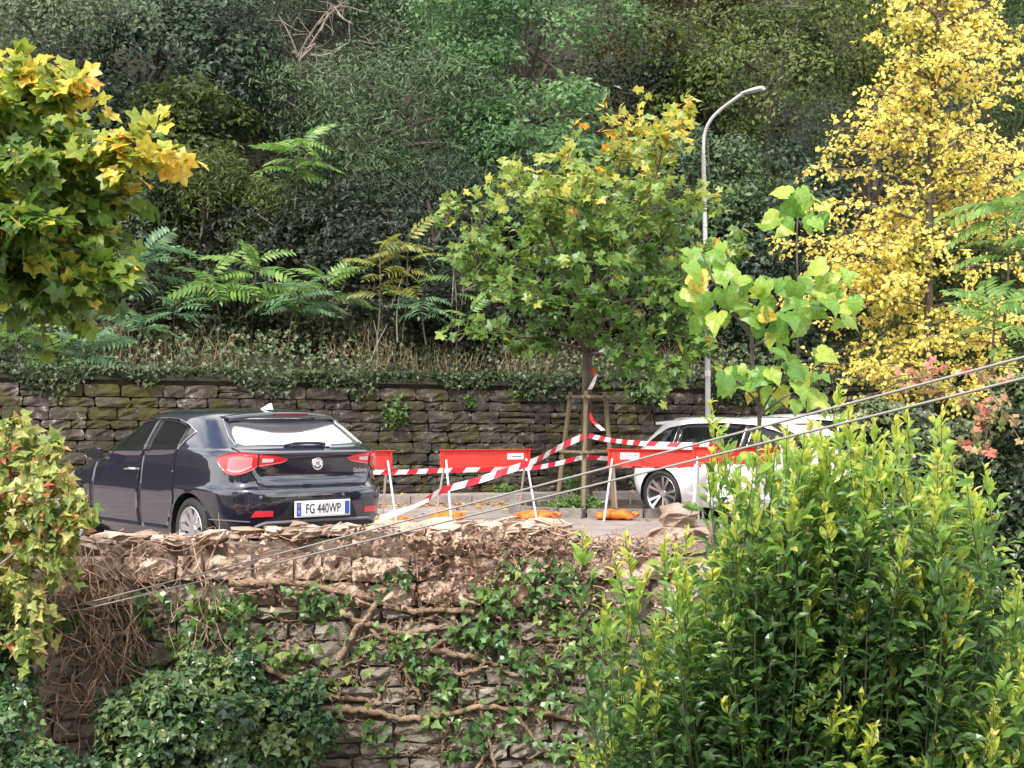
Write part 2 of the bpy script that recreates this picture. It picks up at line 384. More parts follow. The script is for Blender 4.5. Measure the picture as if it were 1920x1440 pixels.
while zc < 2.0:
    hc = random.uniform(.13, .215); u = -13.0 - random.random()
    while u < 14:
        ln = random.uniform(.26, .66) * (hc / .18) ** .5; uc = u + ln / 2; zz = zc + hc / 2 - .011 * uc
        if random.random() < .07 and hc > .19: parts_ = [(zz - hc * .25, hc * .48), (zz + hc * .25, hc * .48)]
        else: parts_ = [(zz, hc)]
        for pz, ph in parts_:
            if pz + ph / 2 > 2.03 - .011 * uc: continue
            sx, sy, sz = ln - .010, .20, ph - .012; out = .02 + random.uniform(-.02, .035)
            px = 960 + F * (WA + WD * uc)[0] / (WA + WD * uc)[1]; pyy = YH + F * (H - pz) / (WA + WD * uc)[1]
            hid = 190 < px < 690 and pyy > 850
            if -20 < px < 1400 and not hid and nst < 298:
                link('stone', random.choice(smeshes), back, Matrix.Translation(wl(uc, out, pz)) @ Matrix.Rotation(random.uniform(-.02, .02), 4, 'Y') @ Matrix.Diagonal((sx, sy, sz, 1))); nst += 1
            else:
                q = random.choice(sg); gst.add(q.v[0] * np.array([sx, sy, sz]) + wl(uc, out, pz), [tuple(int(i) for i in r_) for ff in (a - 0 for a in q.f) for r_ in ff])
        u += ln
    zc += hc
o = link('masonry', gst.mesh('masonry', M_wallstone), back); o['kind'] = 'stuff'

# foreground retaining wall
FW = 12.95                                               # its face
M_fstone = noise_mat('sandstone', [(.2, (.085, .072, .058)), (.5, (.20, .172, .14)), (.8, (.34, .295, .245))], 5, .92, .8, 26, rand=.28,
                     layer=[((.10, .105, .055), 1.6, .52, .68), ((.46, .40, .35), 5, .62, .72), ((.05, .042, .034), 2.2, .6, .75)])
M_topstone = noise_mat('rubble_stone', [(.2, (.20, .14, .105)), (.5, (.40, .30, .235)), (.8, (.60, .50, .42))], 6, .95, .9, 28, rand=.28,
                       layer=[((.20, .095, .05), 3.5, .52, .68), ((.09, .06, .045), 6, .58, .7)])
M_mortar = noise_mat('earthy_mortar', [(.3, (.06, .042, .032)), (.7, (.24, .175, .135))], 7, .95, .8, 30)
front = thing('retaining_wall', 'broken sandstone retaining wall overgrown with ivy stems below the parked dark car', 'retaining wall', (0, FW, 0))
def fl(x, out, z): return (x, -out, z)
xs = np.linspace(-16, 14, 121); g = Geo(); tops = []
def top_z(x):
    px = 960 + F * x / FW
    return float(np.interp(px, [0, 130, 420, 560, 700, 830, 1000, 1060, 1090, 1230, 1260, 1330, 1600], [.27, .28, .33, .38, .40, .41, .41, .39, .28, .28, .47, .40, .40]))
vv = []
for x in xs:
    t = top_z(x) + .0 + .03 * math.sin(x * 9) + .02 * math.sin(x * 23)
    vv += [fl(x, 0.02, -3.7), fl(x, 0.0, t), fl(x, -.5, t + .04), fl(x, -.5, -.7)]
g.add(vv, [(i * 4 + k, i * 4 + 4 + k, i * 4 + 5 + k, i * 4 + 1 + k) for i in range(len(xs) - 1) for k in range(3)])
link('wall_core', g.mesh('wall_core', M_mortar), front)
fm = [stone_mesh(M_fstone, .12, 60 + s, edge=.55).mesh('stone', M_fstone) for s in range(14)]
tm = [stone_mesh(M_topstone, .16, 90 + s).mesh('stone', M_topstone) for s in range(12)]
fgs = [stone_mesh(M_fstone, .1, 120 + s) for s in range(5)]
gst = Geo(); zc = -3.5; nst = 0
while zc < .36:
    hc = random.uniform(.11, .25); x = -9 - random.random()
    while x < 8:
        ln = random.uniform(.18, .55) * (hc / .18) ** .5; xc = x + ln / 2; zz = zc + hc / 2 + random.uniform(-.012, .012)
        if zz + hc * .5 < top_z(xc) + .05:
            top = zz > -.12
            mesh = random.choice(tm if top else fm); sy = .26; out = -.06 + random.uniform(-.015, .05) * (1.7 if top else 1)
            px = 960 + F * xc / FW; py = YH + F * (H - zz) / FW
            if 60 < px < 1330 and py < 1450 and nst < 240:
                link('stone', mesh, front, Matrix.Translation(fl(xc, out, zz)) @ Matrix.Rotation(random.uniform(-.05, .05), 4, 'Y') @ Matrix.Diagonal((ln - .02, sy, hc - .02, 1))); nst += 1
            else:
                q = random.choice(fgs); gst.add(q.v[0] * np.array([ln - .02, sy, hc - .02]) + np.array(fl(xc, out, zz)), [tuple(int(i) for i in r_) for a in q.f for r_ in a])
        x += ln
    zc += hc
# rubble core stones on the broken crest
def rock_mesh(m, seed, nseg=7):
    r = np.random.default_rng(seed); g = Geo(); v = [(0, 0, -.45)]; rings = 4
    for j in range(rings):
        ph = -.6 + 1.2 * (j + .5) / rings
        for i in range(nseg):
            a = 2 * math.pi * (i + .3 * j) / nseg + r.normal() * .12; rr = .5 * math.cos(ph * 1.1) ** .5 * (1 + r.normal() * .14)
            v.append((rr * math.cos(a), rr * math.sin(a), .5 * math.sin(ph * 1.25) + r.normal() * .05))
    v.append((r.normal() * .1, r.normal() * .1, .46)); n = nseg
    f = [(0, 1 + (i + 1) % n, 1 + i) for i in range(n)]
    f += [(1 + j * n + i, 1 + j * n + (i + 1) % n, 1 + (j + 1) * n + (i + 1) % n, 1 + (j + 1) * n + i) for j in range(rings - 1) for i in range(n)]
    f += [(1 + (rings - 1) * n + i, 1 + (rings - 1) * n + (i + 1) % n, len(v) - 1) for i in range(n)]
    return g.add(v, f).mesh('stone', m)
rocks = [rock_mesh(M_topstone, s) for s in range(9)]
for i in range(96):
    px = random.uniform(70, 1240) if i < 62 else random.uniform(560, 1080)
    x = (px - 960) / F * FW; s = random.uniform(.10, .26)
    y = random.uniform(-.06, .42); z = top_z(x) + .02 + s * .12
    if 1075 < px < 1240: s *= .6; z -= .03
    link('stone', random.choice(rocks), front, Matrix.Translation((x, y, z)) @ Matrix.Rotation(random.uniform(0, 6), 4, 'Z') @ Matrix.Rotation(random.uniform(-.4, .4), 4, 'X') @ Matrix.Diagonal((s * 1.35, s, s * .62, 1)))
o = link('masonry', gst.mesh('masonry', M_fstone), front); o['kind'] = 'stuff'
for px, py, d, s, lab in ((1272, 968, 13.15, .30, 'big pinkish rock on the wall crest beside the white car wheel'), (1398, 965, 13.2, .27, 'pale rock half hidden by laurel leaves right of the wheel'), (1182, 1088, 12.72, .22, 'whitish stone jutting out of the wall face above the laurel')):
    p = at(px, py, d); o = link('loose_stone', random.choice(rocks).copy(), None, Matrix.Translation(p) @ Matrix.Rotation(random.uniform(0, 6), 4, 'Z') @ Matrix.Diagonal((s * 1.2, s, s * .9, 1)))
    tag(o, lab, 'stone', 'loose stones on the broken wall')

# ================================================================== CARS
M_navy, _t, _b = newmat('navy_paint')
_b.inputs['Base Color'].default_value = (.007, .008, .020, 1); _b.inputs['Metallic'].default_value = .0; _b.inputs['Roughness'].default_value = .32
_b.inputs['Coat Weight'].default_value = 1.0; _b.inputs['Coat Roughness'].default_value = .02; _b.inputs['Coat IOR'].default_value = 1.95; _b.inputs['Specular IOR Level'].default_value = .15
M_carwhite = mat('white_paint', (.78, .78, .80), .35, 0, 1.0)
M_glass = mat('dark_glass', (.008, .009, .010), .03, 0, 0.0, .45)
M_rearglass, _t, _b = newmat('mirror_tinted_glass')
_b.inputs['Base Color'].default_value = (.62, .62, .66, 1); _b.inputs['Metallic'].default_value = .9; _b.inputs['Roughness'].default_value = .04
M_pillar = mat('pillar_black', (.035, .033, .04), .25, 0, .6)
M_tail = mat('tail_light_red', (.62, .025, .035), .12, 0, 1.0); M_tail_lens = mat('tail_lens_pale', (.75, .22, .24), .12, 0, 1.0)
M_tail.node_tree.nodes['Principled BSDF'].inputs['Subsurface Weight'].default_value = .0
M_clear = mat('clear_lens', (.72, .55, .57), .15, 0, 1.0)
M_refl = mat('reflector_red', (.65, .03, .05), .2, 0, 1.0)
M_greyplastic = mat('grey_plastic', (.13, .125, .14), .5)
M_alloy = mat('alloy', (.66, .66, .69), .25, 1.0)
M_alloydark = mat('alloy_dark', (.06, .06, .07), .3, .6)
M_plate = mat('plate_white', (.74, .74, .75), .45); M_blue = mat('plate_blue', (.03, .07, .36), .4); M_ink = mat('plate_ink', (.01, .01, .012), .5)
M_trim = mat('bright_trim', (.7, .7, .72), .2, 1.0)
M_seam = mat('seam_dark', (.003, .003, .004), .8)

class Body:
    """a car shell made of plan outlines stacked by height; local x forward from the tail, y left"""
    def __init__(s, z, xr, xf, w, xm, nr=5.0, nf=4.0):
        s.z, s.xr, s.xf, s.w, s.xm, s.nr, s.nf = map(lambda a: np.asarray(a, float) if np.ndim(a) else a, (z, xr, xf, w, xm, nr, nf))
    def par(s, z): return np.interp(z, s.z, s.xr), np.interp(z, s.z, s.xf), np.interp(z, s.z, s.w)
    def loop(s, z, n=44):           # left half from rear centre to front centre
        xr, xf, w_ = s.par(z); t = np.linspace(0, math.pi / 2, n)
        xm = min(max(s.xm, xr + .15), xf - .15)
        xa = xm - (xm - xr) * np.cos(t) ** (2 / s.nr); ya = w_ * np.sin(t) ** (2 / s.nr)
        xb = xm + (xf - xm) * np.sin(t) ** (2 / s.nf); yb = w_ * np.cos(t) ** (2 / s.nf)
        x = np.concatenate([xa, xb[1:]]); y = np.concatenate([ya, yb[1:]]); return x, y
    def shell(s, g, wheels, rw, levels):
        rows = []
        for z in levels:
            x, y = s.loop(z); # resample evenly-ish with more points along the sides
            L = np.concatenate([[0], np.cumsum(np.hypot(np.diff(x), np.diff(y)))]); u = np.linspace(0, 1, 150) * L[-1]
            x = np.interp(u, L, x); y = np.interp(u, L, y)
            rows.append(np.stack([np.concatenate([x, x[::-1][1:-1]]), np.concatenate([y, -y[::-1][1:-1]]), np.full(2 * len(x) - 2, z)], 1))
        n = len(rows[0]); v = np.array(rows); 
        for cx, cz in wheels:
            d = np.hypot(v[..., 0] - cx, v[..., 2] - cz); k = (d > rw - .03) & (d < rw + .03) & (np.abs(v[..., 1]) > .5)
            sc = np.where(k, rw / np.maximum(d, 1e-6), 1.0)
            v[..., 0] = cx + (v[..., 0] - cx) * sc; v[..., 2] = cz + (v[..., 2] - cz) * sc
        f = []
        for j in range(len(rows) - 1):
            for i in range(n):
                q = (j * n + i, j * n + (i + 1) % n, (j + 1) * n + (i + 1) % n, (j + 1) * n + i)
                c = np.mean([v[a // n, a % n] for a in q], 0)
                if any(math.hypot(c[0] - cx, c[2] - cz) < rw and abs(c[1]) > .45 for cx, cz in wheels): continue
                f.append(q)
        g.add(v.reshape(-1, 3), f)
        g.add(rows[-1], [tuple(range(n))])
    def at_u(s, u, z, off=0.0):       # u: metres along the plan outline from the rear centre, + left
        x, y = s.loop(z, 80); L = np.concatenate([[0], np.cumsum(np.hypot(np.diff(x), np.diff(y)))])
        def p(a): return np.array([np.interp(a, L, x), np.interp(a, L, y)])
        a = abs(u); q = p(a); e = 5e-3; t = p(a + e) - p(max(a - e, 0)); t /= np.hypot(*t) + 1e-9
        nn = np.array([-t[1], t[0]]); q = q + nn * off
        return np.array([q[0], q[1] if u >= 0 else -q[1], z])
    def at_x(s, x0, z, off=0.0, side=1):
        x, y = s.loop(z, 80); k = int(np.argmax(y)); 
        yy = np.interp(x0, x, y); return np.array([x0, side * (yy + off), z])
def patch(g, fn, bot, top, rows=6, off=.004, back=.012, mi=0):
    """a panel between two chains of (u, z) points laid on a body, with a rim going back into it"""
    bot, top = np.asarray(bot, float), np.asarray(top, float); n = len(bot); v = []; b = []
    for j in range(rows + 1):
        for i in range(n):
            q = bot[i] + (top[i] - bot[i]) * j / rows; v.append(fn(q[0], q[1], off)); b.append(fn(q[0], q[1], off - back))
    f = [(j * n + i, j * n + i + 1, (j + 1) * n + i + 1, (j + 1) * n + i) for j in range(rows) for i in range(n - 1)]
    rim = [i for i in range(n)] + [(j + 1) * n - 1 for j in range(1, rows + 1)] + [rows * n + i for i in range(n - 2, -1, -1)] + [j * n for j in range(rows - 1, 0, -1)]
    k = len(v); v += [b[i] for i in rim]; L = len(rim)
    f += [(rim[i], rim[(i + 1) % L], k + (i + 1) % L, k + i) for i in range(L)]
    g.add(v, f, mi)
def resample(p, n):
    p = np.asarray(p, float); L = np.concatenate([[0], np.cumsum(np.hypot(*np.diff(p, axis=0).T))]); u = np.linspace(0, L[-1], n)
    return np.stack([np.interp(u, L, p[:, 0]), np.interp(u, L, p[:, 1])], 1)
def strip(g, fn, pts, wd=.008, off=.003, n=24, mi=0):
    p = resample(pts, n); q = [fn(a, b, off) for a, b in p]; g_tube(g, q, wd / 2, 5, mi)
def outline_pair(bot, top, n=16): return resample(bot, n), resample(top, n)

def wheel(root, x, y, r, rim_r, side, spokes, m_sp, m_rim, wd=.21, twin=False):
    w_ = thing_part('wheel', root, (x, y, r))
    g = Geo(); g_lathe(g, [(rim_r, -wd * .42), (rim_r + .02, -wd * .5), (r - .03, -wd * .5), (r - .006, -wd * .4), (r, -wd * .2), (r, wd * .2), (r - .006, wd * .4), (r - .03, wd * .5), (rim_r + .02, wd * .5), (rim_r, wd * .42)], 40)
    o = link('tyre', g.mesh('tyre', M_rubber, smooth=True), w_)
    g = Geo(); s = side
    prof = [(rim_r + .004, .10), (rim_r - .004, .105), (rim_r - .018, .095), (rim_r - .03, .05), (rim_r - .03, -.05)]
    g_lathe(g, [(a, b * s) for a, b in prof], 40, mi=0)
    g_lathe(g, [(.001, .075 * s), (.05, .075 * s), (.062, .06 * s), (.062, -.02 * s)], 20, mi=0)
    for k in range(spokes):
        for dd in ((-.16, .16) if twin else (0,)):
            a0 = 2 * math.pi * k / spokes + dd * .55; a1 = 2 * math.pi * k / spokes + dd * (1.35 if twin else 1) + (0 if twin else .16)
            n0, n1 = (.014, .022) if twin else (.021, .032); v = []
            for a, rr, hw, yy in ((a0, .045, n0, .068), (a1, rim_r - .02, n1, .092)):
                ca, sa = math.cos(a), math.sin(a)
                for q in (-1, 1):
                    v.append((rr * ca - q * hw * sa, yy * s, rr * sa + q * hw * ca)); v.append((rr * ca - q * hw * sa * 1.15, (yy - .03) * s, rr * sa + q * hw * ca * 1.15))
            g.add(v, [(0, 2, 6, 4), (0, 4, 5, 1), (2, 3, 7, 6), (4, 6, 7, 5)], 0)
    link('rim', g.mesh('rim', [m_sp], smooth=False), w_)
    g = Geo(); g_lathe(g, [(.001, -.02 * s), (rim_r - .03, -.02 * s)], 30); g_lathe(g, [(.02, .0), (.15, .0), (.15, -.02)], 24)
    link('brake_disc', g.mesh('brake_disc', M_alloydark), w_)
    return w_
def thing_part(name, parent, loc):
    o = bpy.data.objects.new(name, None); C.objects.link(o); o.parent = parent; o.location = loc; o.empty_display_size = .1; return o
def text_mesh(txt, size, m, extrude=.001, name='lettering', sx=1.0):
    c = bpy.data.curves.new(name, 'FONT'); c.body = txt; c.size = size; c.extrude = extrude; c.align_x = 'CENTER'; c.align_y = 'CENTER'; c.resolution_u = 3
    o = bpy.data.objects.new(name, c); C.objects.link(o); bpy.context.view_layer.update()
    me = bpy.data.meshes.new_from_object(o.evaluated_get(bpy.context.evaluated_depsgraph_get())); bpy.data.objects.remove(o); bpy.data.curves.remove(c)
    me.materials.clear(); me.materials.append(m); me.name = name
    co = np.zeros(len(me.vertices) * 3); me.vertices.foreach_get('co', co); co = co.reshape(-1, 3); co[:, 0] *= sx; me.vertices.foreach_set('co', co.ravel()); me.update()
    return me

# ---------------- dark hatchback
TH = R(40)
hb = thing('hatchback_car', 'dark navy blue hatchback seen from behind with red tail lights and white number plate', 'car', (-1.85, 14.25, 0), R(90) + TH)
hb.scale = (1.045, 1.045, 1.04)
B = Body([.20, .26, .36, .46, .58, .68, .715, .735, .76, .84, .93, 1.02, 1.055, 1.075, 1.09, 1.12, 1.20, 1.28, 1.36, 1.395, 1.425, 1.445, 1.46, 1.468],
         [.16, .10, .05, .02, .00, .00, .012, .05, .085, .10, .085, .06, .07, .12, .19, .25, .385, .52, .66, .73, .82, .93, 1.10, 1.38],
         [4.20, 4.26, 4.31, 4.34, 4.35, 4.31, 4.28, 4.26, 4.18, 3.90, 3.48, 3.12, 3.03, 2.98, 2.95, 2.88, 2.69, 2.51, 2.33, 2.24, 2.14, 2.0, 1.85, 1.7],
         [.80, .85, .885, .905, .912, .916, .916, .910, .908, .905, .897, .882, .872, .864, .857, .845, .805, .762, .715, .68, .625, .55, .43, .2], 1.75, 5.2, 4.2)
levels = [.20, .23, .26, .29, .32, .35, .38, .41, .44, .47, .5, .53, .56, .59, .62, .65, .68, .70, .715, .725, .735, .745, .76, .79, .82, .86, .90, .94, .98, 1.02, 1.04, 1.055, 1.065, 1.075, 1.083, 1.09, 1.105, 1.12, 1.15, 1.18, 1.22, 1.26, 1.3, 1.34, 1.365, 1.385, 1.40, 1.415, 1.43, 1.445, 1.455, 1.46, 1.465, 1.468]
W1 = [(.87, .315), (3.43, .315)]
g = Geo(); B.shell(g, W1, .36, levels); body = link('body', g.mesh('body', M_navy, smooth=True), hb)
for side in (1, -1):
    for cx, cz in W1:
        g = Geo(); a = np.linspace(-.3, math.pi + .3, 22); v = []
        for q in a: v += [(cx + .362 * math.cos(q), side * .90, cz + .362 * math.sin(q)), (cx + .362 * math.cos(q), side * .45, cz + .362 * math.sin(q))]
        g.add(v, [(2 * i, 2 * i + 1, 2 * i + 3, 2 * i + 2) for i in range(21)]); g.add([(cx + .362 * math.cos(q), side * .46, cz + .362 * math.sin(q)) for q in a], [tuple(range(22))])
        link('wheel_arch', g.mesh('wheel_arch', M_black), hb)
        wheel(hb, cx, side * .785, .315, .225, side, 10, M_alloy, M_alloy)
fr = lambda u, z, o: B.at_u(u, z, o)
fs = lambda x, z, o: B.at_x(x, z, o, 1)
fsr = lambda x, z, o: B.at_x(x, z, o, -1)
# rear window, tailgate, seams
g = Geo(); bb, tt = outline_pair([(-.70, 1.135), (-.66, 1.118), (0, 1.108), (.66, 1.118), (.70, 1.135)], [(-.60, 1.365), (-.4, 1.372), (0, 1.376), (.4, 1.372), (.60, 1.365)], 25)
patch(g, fr, bb, tt, 10, .004); link('rear_window', g.mesh('rear_window', M_rearglass, smooth=True), hb)
g = Geo(); patch(g, fr, *outline_pair([(-.58, .755), (0, .748), (.58, .755)], [(-.74, 1.045), (0, 1.05), (.74, 1.045)], 25), 10, .004); tg = link('tailgate', g.mesh('tailgate', M_navy, smooth=True), hb)
g = Geo()
strip(g, fr, [(-.78, 1.10), (-.75, 1.04), (-.60, .77), (-.54, .746), (0, .738), (.54, .746), (.60, .77), (.75, 1.04), (.78, 1.10)], .012, .003, 70)
link('tailgate_seam', g.mesh('tailgate_seam', M_seam), hb)
for s_ in (1, -1):
    g = Geo(); strip(g, fr, [(s_ * .72, 1.12), (s_ * .715, 1.2), (s_ * .66, 1.31), (s_ * .60, 1.39)], .010, .006, 24); link('window_trim', g.mesh('window_trim', M_trim, smooth=True), hb)
# tail lights: outer cluster on the wing and inner wedge on the tailgate
for s_ in (1, -1):
    bo = [(s_ * a, z) for a, z in ((.615, .925), (.68, .885), (.75, .858), (.83, .852), (.90, .876), (.97, .93), (1.03, .99))]
    to = [(s_ * a, z) for a, z in ((.615, 1.045), (.68, 1.058), (.75, 1.064), (.83, 1.062), (.90, 1.05), (.97, 1.03), (1.03, 1.0))]
    g = Geo(); patch(g, fr, *outline_pair(bo, to, 18), 8, .014, .025); tl = link('tail_light', g.mesh('tail_light', M_tail, smooth=True), hb)
    g = Geo(); bo2 = [(s_ * a, z) for a, z in ((.66, .925), (.75, .88), (.83, .876), (.89, .90))]; to2 = [(s_ * a, z) for a, z in ((.66, 1.02), (.75, 1.04), (.83, 1.04), (.89, 1.02))]
    patch(g, fr, *outline_pair(bo2, to2, 12), 6, .017, .006); link('lens', g.mesh('lens', M_tail_lens, smooth=True), tl)
    bi = [(s_ * a, z) for a, z in ((.33, .985), (.38, .962), (.48, .948), (.60, .93))]; ti = [(s_ * a, z) for a, z in ((.33, .998), (.38, 1.015), (.48, 1.03), (.60, 1.044))]
    g = Geo(); patch(g, fr, *outline_pair(bi, ti, 14), 6, .014, .02); tl = link('tail_light', g.mesh('tail_light', M_tail, smooth=True), hb)
    g = Geo(); patch(g, fr, [(s_ * .47, .972), (s_ * .575, .966)], [(s_ * .47, 1.0), (s_ * .575, 1.004)], 3, .018, .006); link('reverse_lens', g.mesh('reverse_lens', M_clear), tl)
    g = Geo(); patch(g, fr, *outline_pair([(s_ * .50, .475), (s_ * .70, .472)], [(s_ * .50, .525), (s_ * .66, .53)], 8), 3, .010, .012); link('reflector', g.mesh('reflector', M_refl), hb)
    for u_ in (.24, .62):
        g = Geo(); q = fr(s_ * u_, .655, .006); n_ = 10; g.add([q] + [fr(s_ * u_ + .016 * math.cos(k * .628), .655 + .016 * math.sin(k * .628), .003) for k in range(n_)], [(0, 1 + k, 1 + (k + 1) % n_) for k in range(n_)]); link('parking_sensor', g.mesh('parking_sensor', M_greyplastic), hb)
# plate recess, plate
g = Geo(); patch(g, fr, *outline_pair([(-.42, .435), (.42, .435)], [(-.31, .632), (.31, .632)], 9), 4, .005); link('plate_recess', g.mesh('plate_recess', M_black), hb)
PX = -.022
plate = thing_part('number_plate', hb, (PX, 0, .535)); plate.rotation_euler = (R(90), 0, R(-90))      # local x across the car, y up, z to the rear
g = Geo(); g_box(g, (0, 0, 0), (.60, .150, .012)); link('plate_frame', g.mesh('plate_frame', M_white), plate)
g = Geo(); g_box(g, (0, 0, .004), (.575, .125, .012)); link('plate_face', g.mesh('plate_face', M_plate), plate)
for s_ in (-1, 1):
    g = Geo(); g_box(g, (s_ * .263, 0, .006), (.048, .122, .012)); link('blue_band', g.mesh('blue_band', M_blue), plate)
o = link('lettering', text_mesh('FG 440WP', .128, M_ink, .0012, sx=.66), plate); o.location = (0, -.004, .0125)
o = link('country_letter', text_mesh('I', .05, M_plate, .0008, 'country_letter'), plate); o.location = (-.263, -.03, .013)
g = Geo(); 
for k in range(12): g_box(g, (-.263 + .013 * math.cos(k * .5236), .03 + .013 * math.sin(k * .5236), .0125), (.004, .004, .001))
link('star_ring', g.mesh('star_ring', mat('plate_yellow', (.7, .55, .05), .4)), plate)
# lower diffuser with grey lip
g = Geo(); patch(g, fr, *outline_pair([(-.66, .21), (.66, .21)], [(-.60, .40), (.60, .40)], 20), 5, .006); link('diffuser', g.mesh('diffuser', M_black), hb)
g = Geo(); pl = [(-.68, .30), (-.64, .385), (-.56, .415), (0, .425), (.56, .415), (.64, .385), (.68, .30)]
pts_ = [fr(a, b, .012) for a, b in resample(pl, 50)]; g_tube(g, pts_, .016, 6); link('bumper_lip', g.mesh('bumper_lip', M_greyplastic, smooth=True), hb)
for s_ in (1, -1):
    g = Geo(); strip(g, fr, [(s_ * .7, .43), (s_ * .9, .44), (s_ * 1.2, .44)], .012, .004, 20); link('bumper_crease', g.mesh('bumper_crease', M_greyplastic), hb)
# badge and script
em = thing_part('badge', hb, tuple(fr(0.0, .945, .006))); em.rotation_euler = (R(90), 0, R(-90))
g = Geo(); g_lathe(g, [(.062, -.01), (.062, .008), (.055, .014), (.048, .012)], 28, 'z'); link('badge_ring', g.mesh('badge_ring', M_chrome, smooth=True), em)
g = Geo(); g_lathe(g, [(.0005, .010), (.049, .010)], 28, 'z'); link('badge_face', g.mesh('badge_face', mat('badge_pale', (.62, .60, .62), .3)), em)
g = Geo(); a = np.linspace(R(200), R(340), 12); v = [(.045 * math.cos(q), .045 * math.sin(q), .012) for q in a] + [(.030 * math.cos(q), .030 * math.sin(q), .012) for q in a]
g.add(v, [(i, i + 1, 12 + i + 1, 12 + i) for i in range(11)]); link('badge_arc', g.mesh('badge_arc', M_ink), em)
g = Geo(); g.add(np.array([(-.0035, -.02, 0), (.0035, -.02, 0), (.0035, -.002, 0), (.013, -.002, 0), (.013, .005, 0), (.0035, .005, 0), (.0035, .02, 0), (-.0035, .02, 0), (-.0035, .005, 0), (-.013, .005, 0), (-.013, -.002, 0), (-.0035, -.002, 0)]) + np.array([-.010, .008, .0125]), [tuple(range(12))]); link('badge_cross', g.mesh('badge_cross', mat('badge_red', (.5, .05, .05), .4)), em)
g = Geo(); g_tube(g, [(.010 + .006 * math.sin(t * 9), -.014 + .042 * t, .0125) for t in np.linspace(0, 1, 12)], .003, 5); link('badge_serpent', g.mesh('badge_serpent', M_ink), em)
q = fr(-.50, .875, .007); q2 = fr(-.55, .875, .007)
o = link('lettering', text_mesh('Giulietta', .055, M_chrome, .001), hb); o.location = tuple(q); o.rotation_euler = (R(90), 0, R(-90) + math.atan2(q2[0] - q[0], abs(q2[1] - q[1])) * -1 * -1)
# spoiler with brake light, antenna, wiper
g = Geo(); v = []; ys = np.linspace(-.60, .60, 25)
for y in ys:
    e = (abs(y) / .60); xr_ = .53 + .13 * e ** 2.6; dz = -.045 * e ** 2.2
    v += [(.88, y, 1.43 + dz * .9), (xr_ + .12, y, 1.432 + dz), (xr_, y, 1.418 + dz), (xr_ + .008, y, 1.39 + dz * 1.05), (.70, y, 1.376 + dz * .5)]
g.add(v, [(i * 5 + k, i * 5 + k + 1, i * 5 + 6 + k, i * 5 + 5 + k) for i in range(24) for k in range(4)]); g.add(v[:5], [(4, 3, 2, 1, 0)]); g.add(v[-5:], [(0, 1, 2, 3, 4)])
sp = link('spoiler', g.mesh('spoiler', M_navy, smooth=True), hb)
g = Geo(); v = []
for y in np.linspace(-.19, .19, 9):
    e = abs(y) / .6; x = .53 + .13 * e ** 2.6; v += [(x - .003, y, 1.392), (x - .004, y, 1.412), (x + .01, y, 1.415), (x + .01, y, 1.39)]
g.add(v, [(i * 4 + k, i * 4 + (k + 1) % 4, i * 4 + 4 + (k + 1) % 4, i * 4 + 4 + k) for i in range(8) for k in range(4)]); link('brake_light', g.mesh('brake_light', mat('brake_red', (.14, .012, .014), .2)), sp)
g = Geo(); g.add([(.90, -.022, 1.452), (.90, .022, 1.452), (1.06, .03, 1.458), (1.06, -.03, 1.458), (.895, 0, 1.515), (.95, 0, 1.51)], [(0, 1, 4), (1, 2, 5, 4), (2, 3, 5), (3, 0, 4, 5), (0, 3, 2, 1)]); link('antenna', g.mesh('antenna', M_white), hb)
wp = [fr(-.22, 1.115, .035), fr(-.10, 1.135, .045), fr(.14, 1.135, .035), fr(.26, 1.12, .022)]
g = Geo(); g_tube(g, smooth_line(wp, 5), [.016] * 6 + [.014] * 5 + [.008] * 5, 6); wpo = link('wiper', g.mesh('wiper', M_black, smooth=True), hb)
g = Geo(); q = fr(-.20, 1.12, .045); g_box(g, q, (.03, .05, .03)); link('wiper_cap', g.mesh('wiper_cap', M_white), wpo)
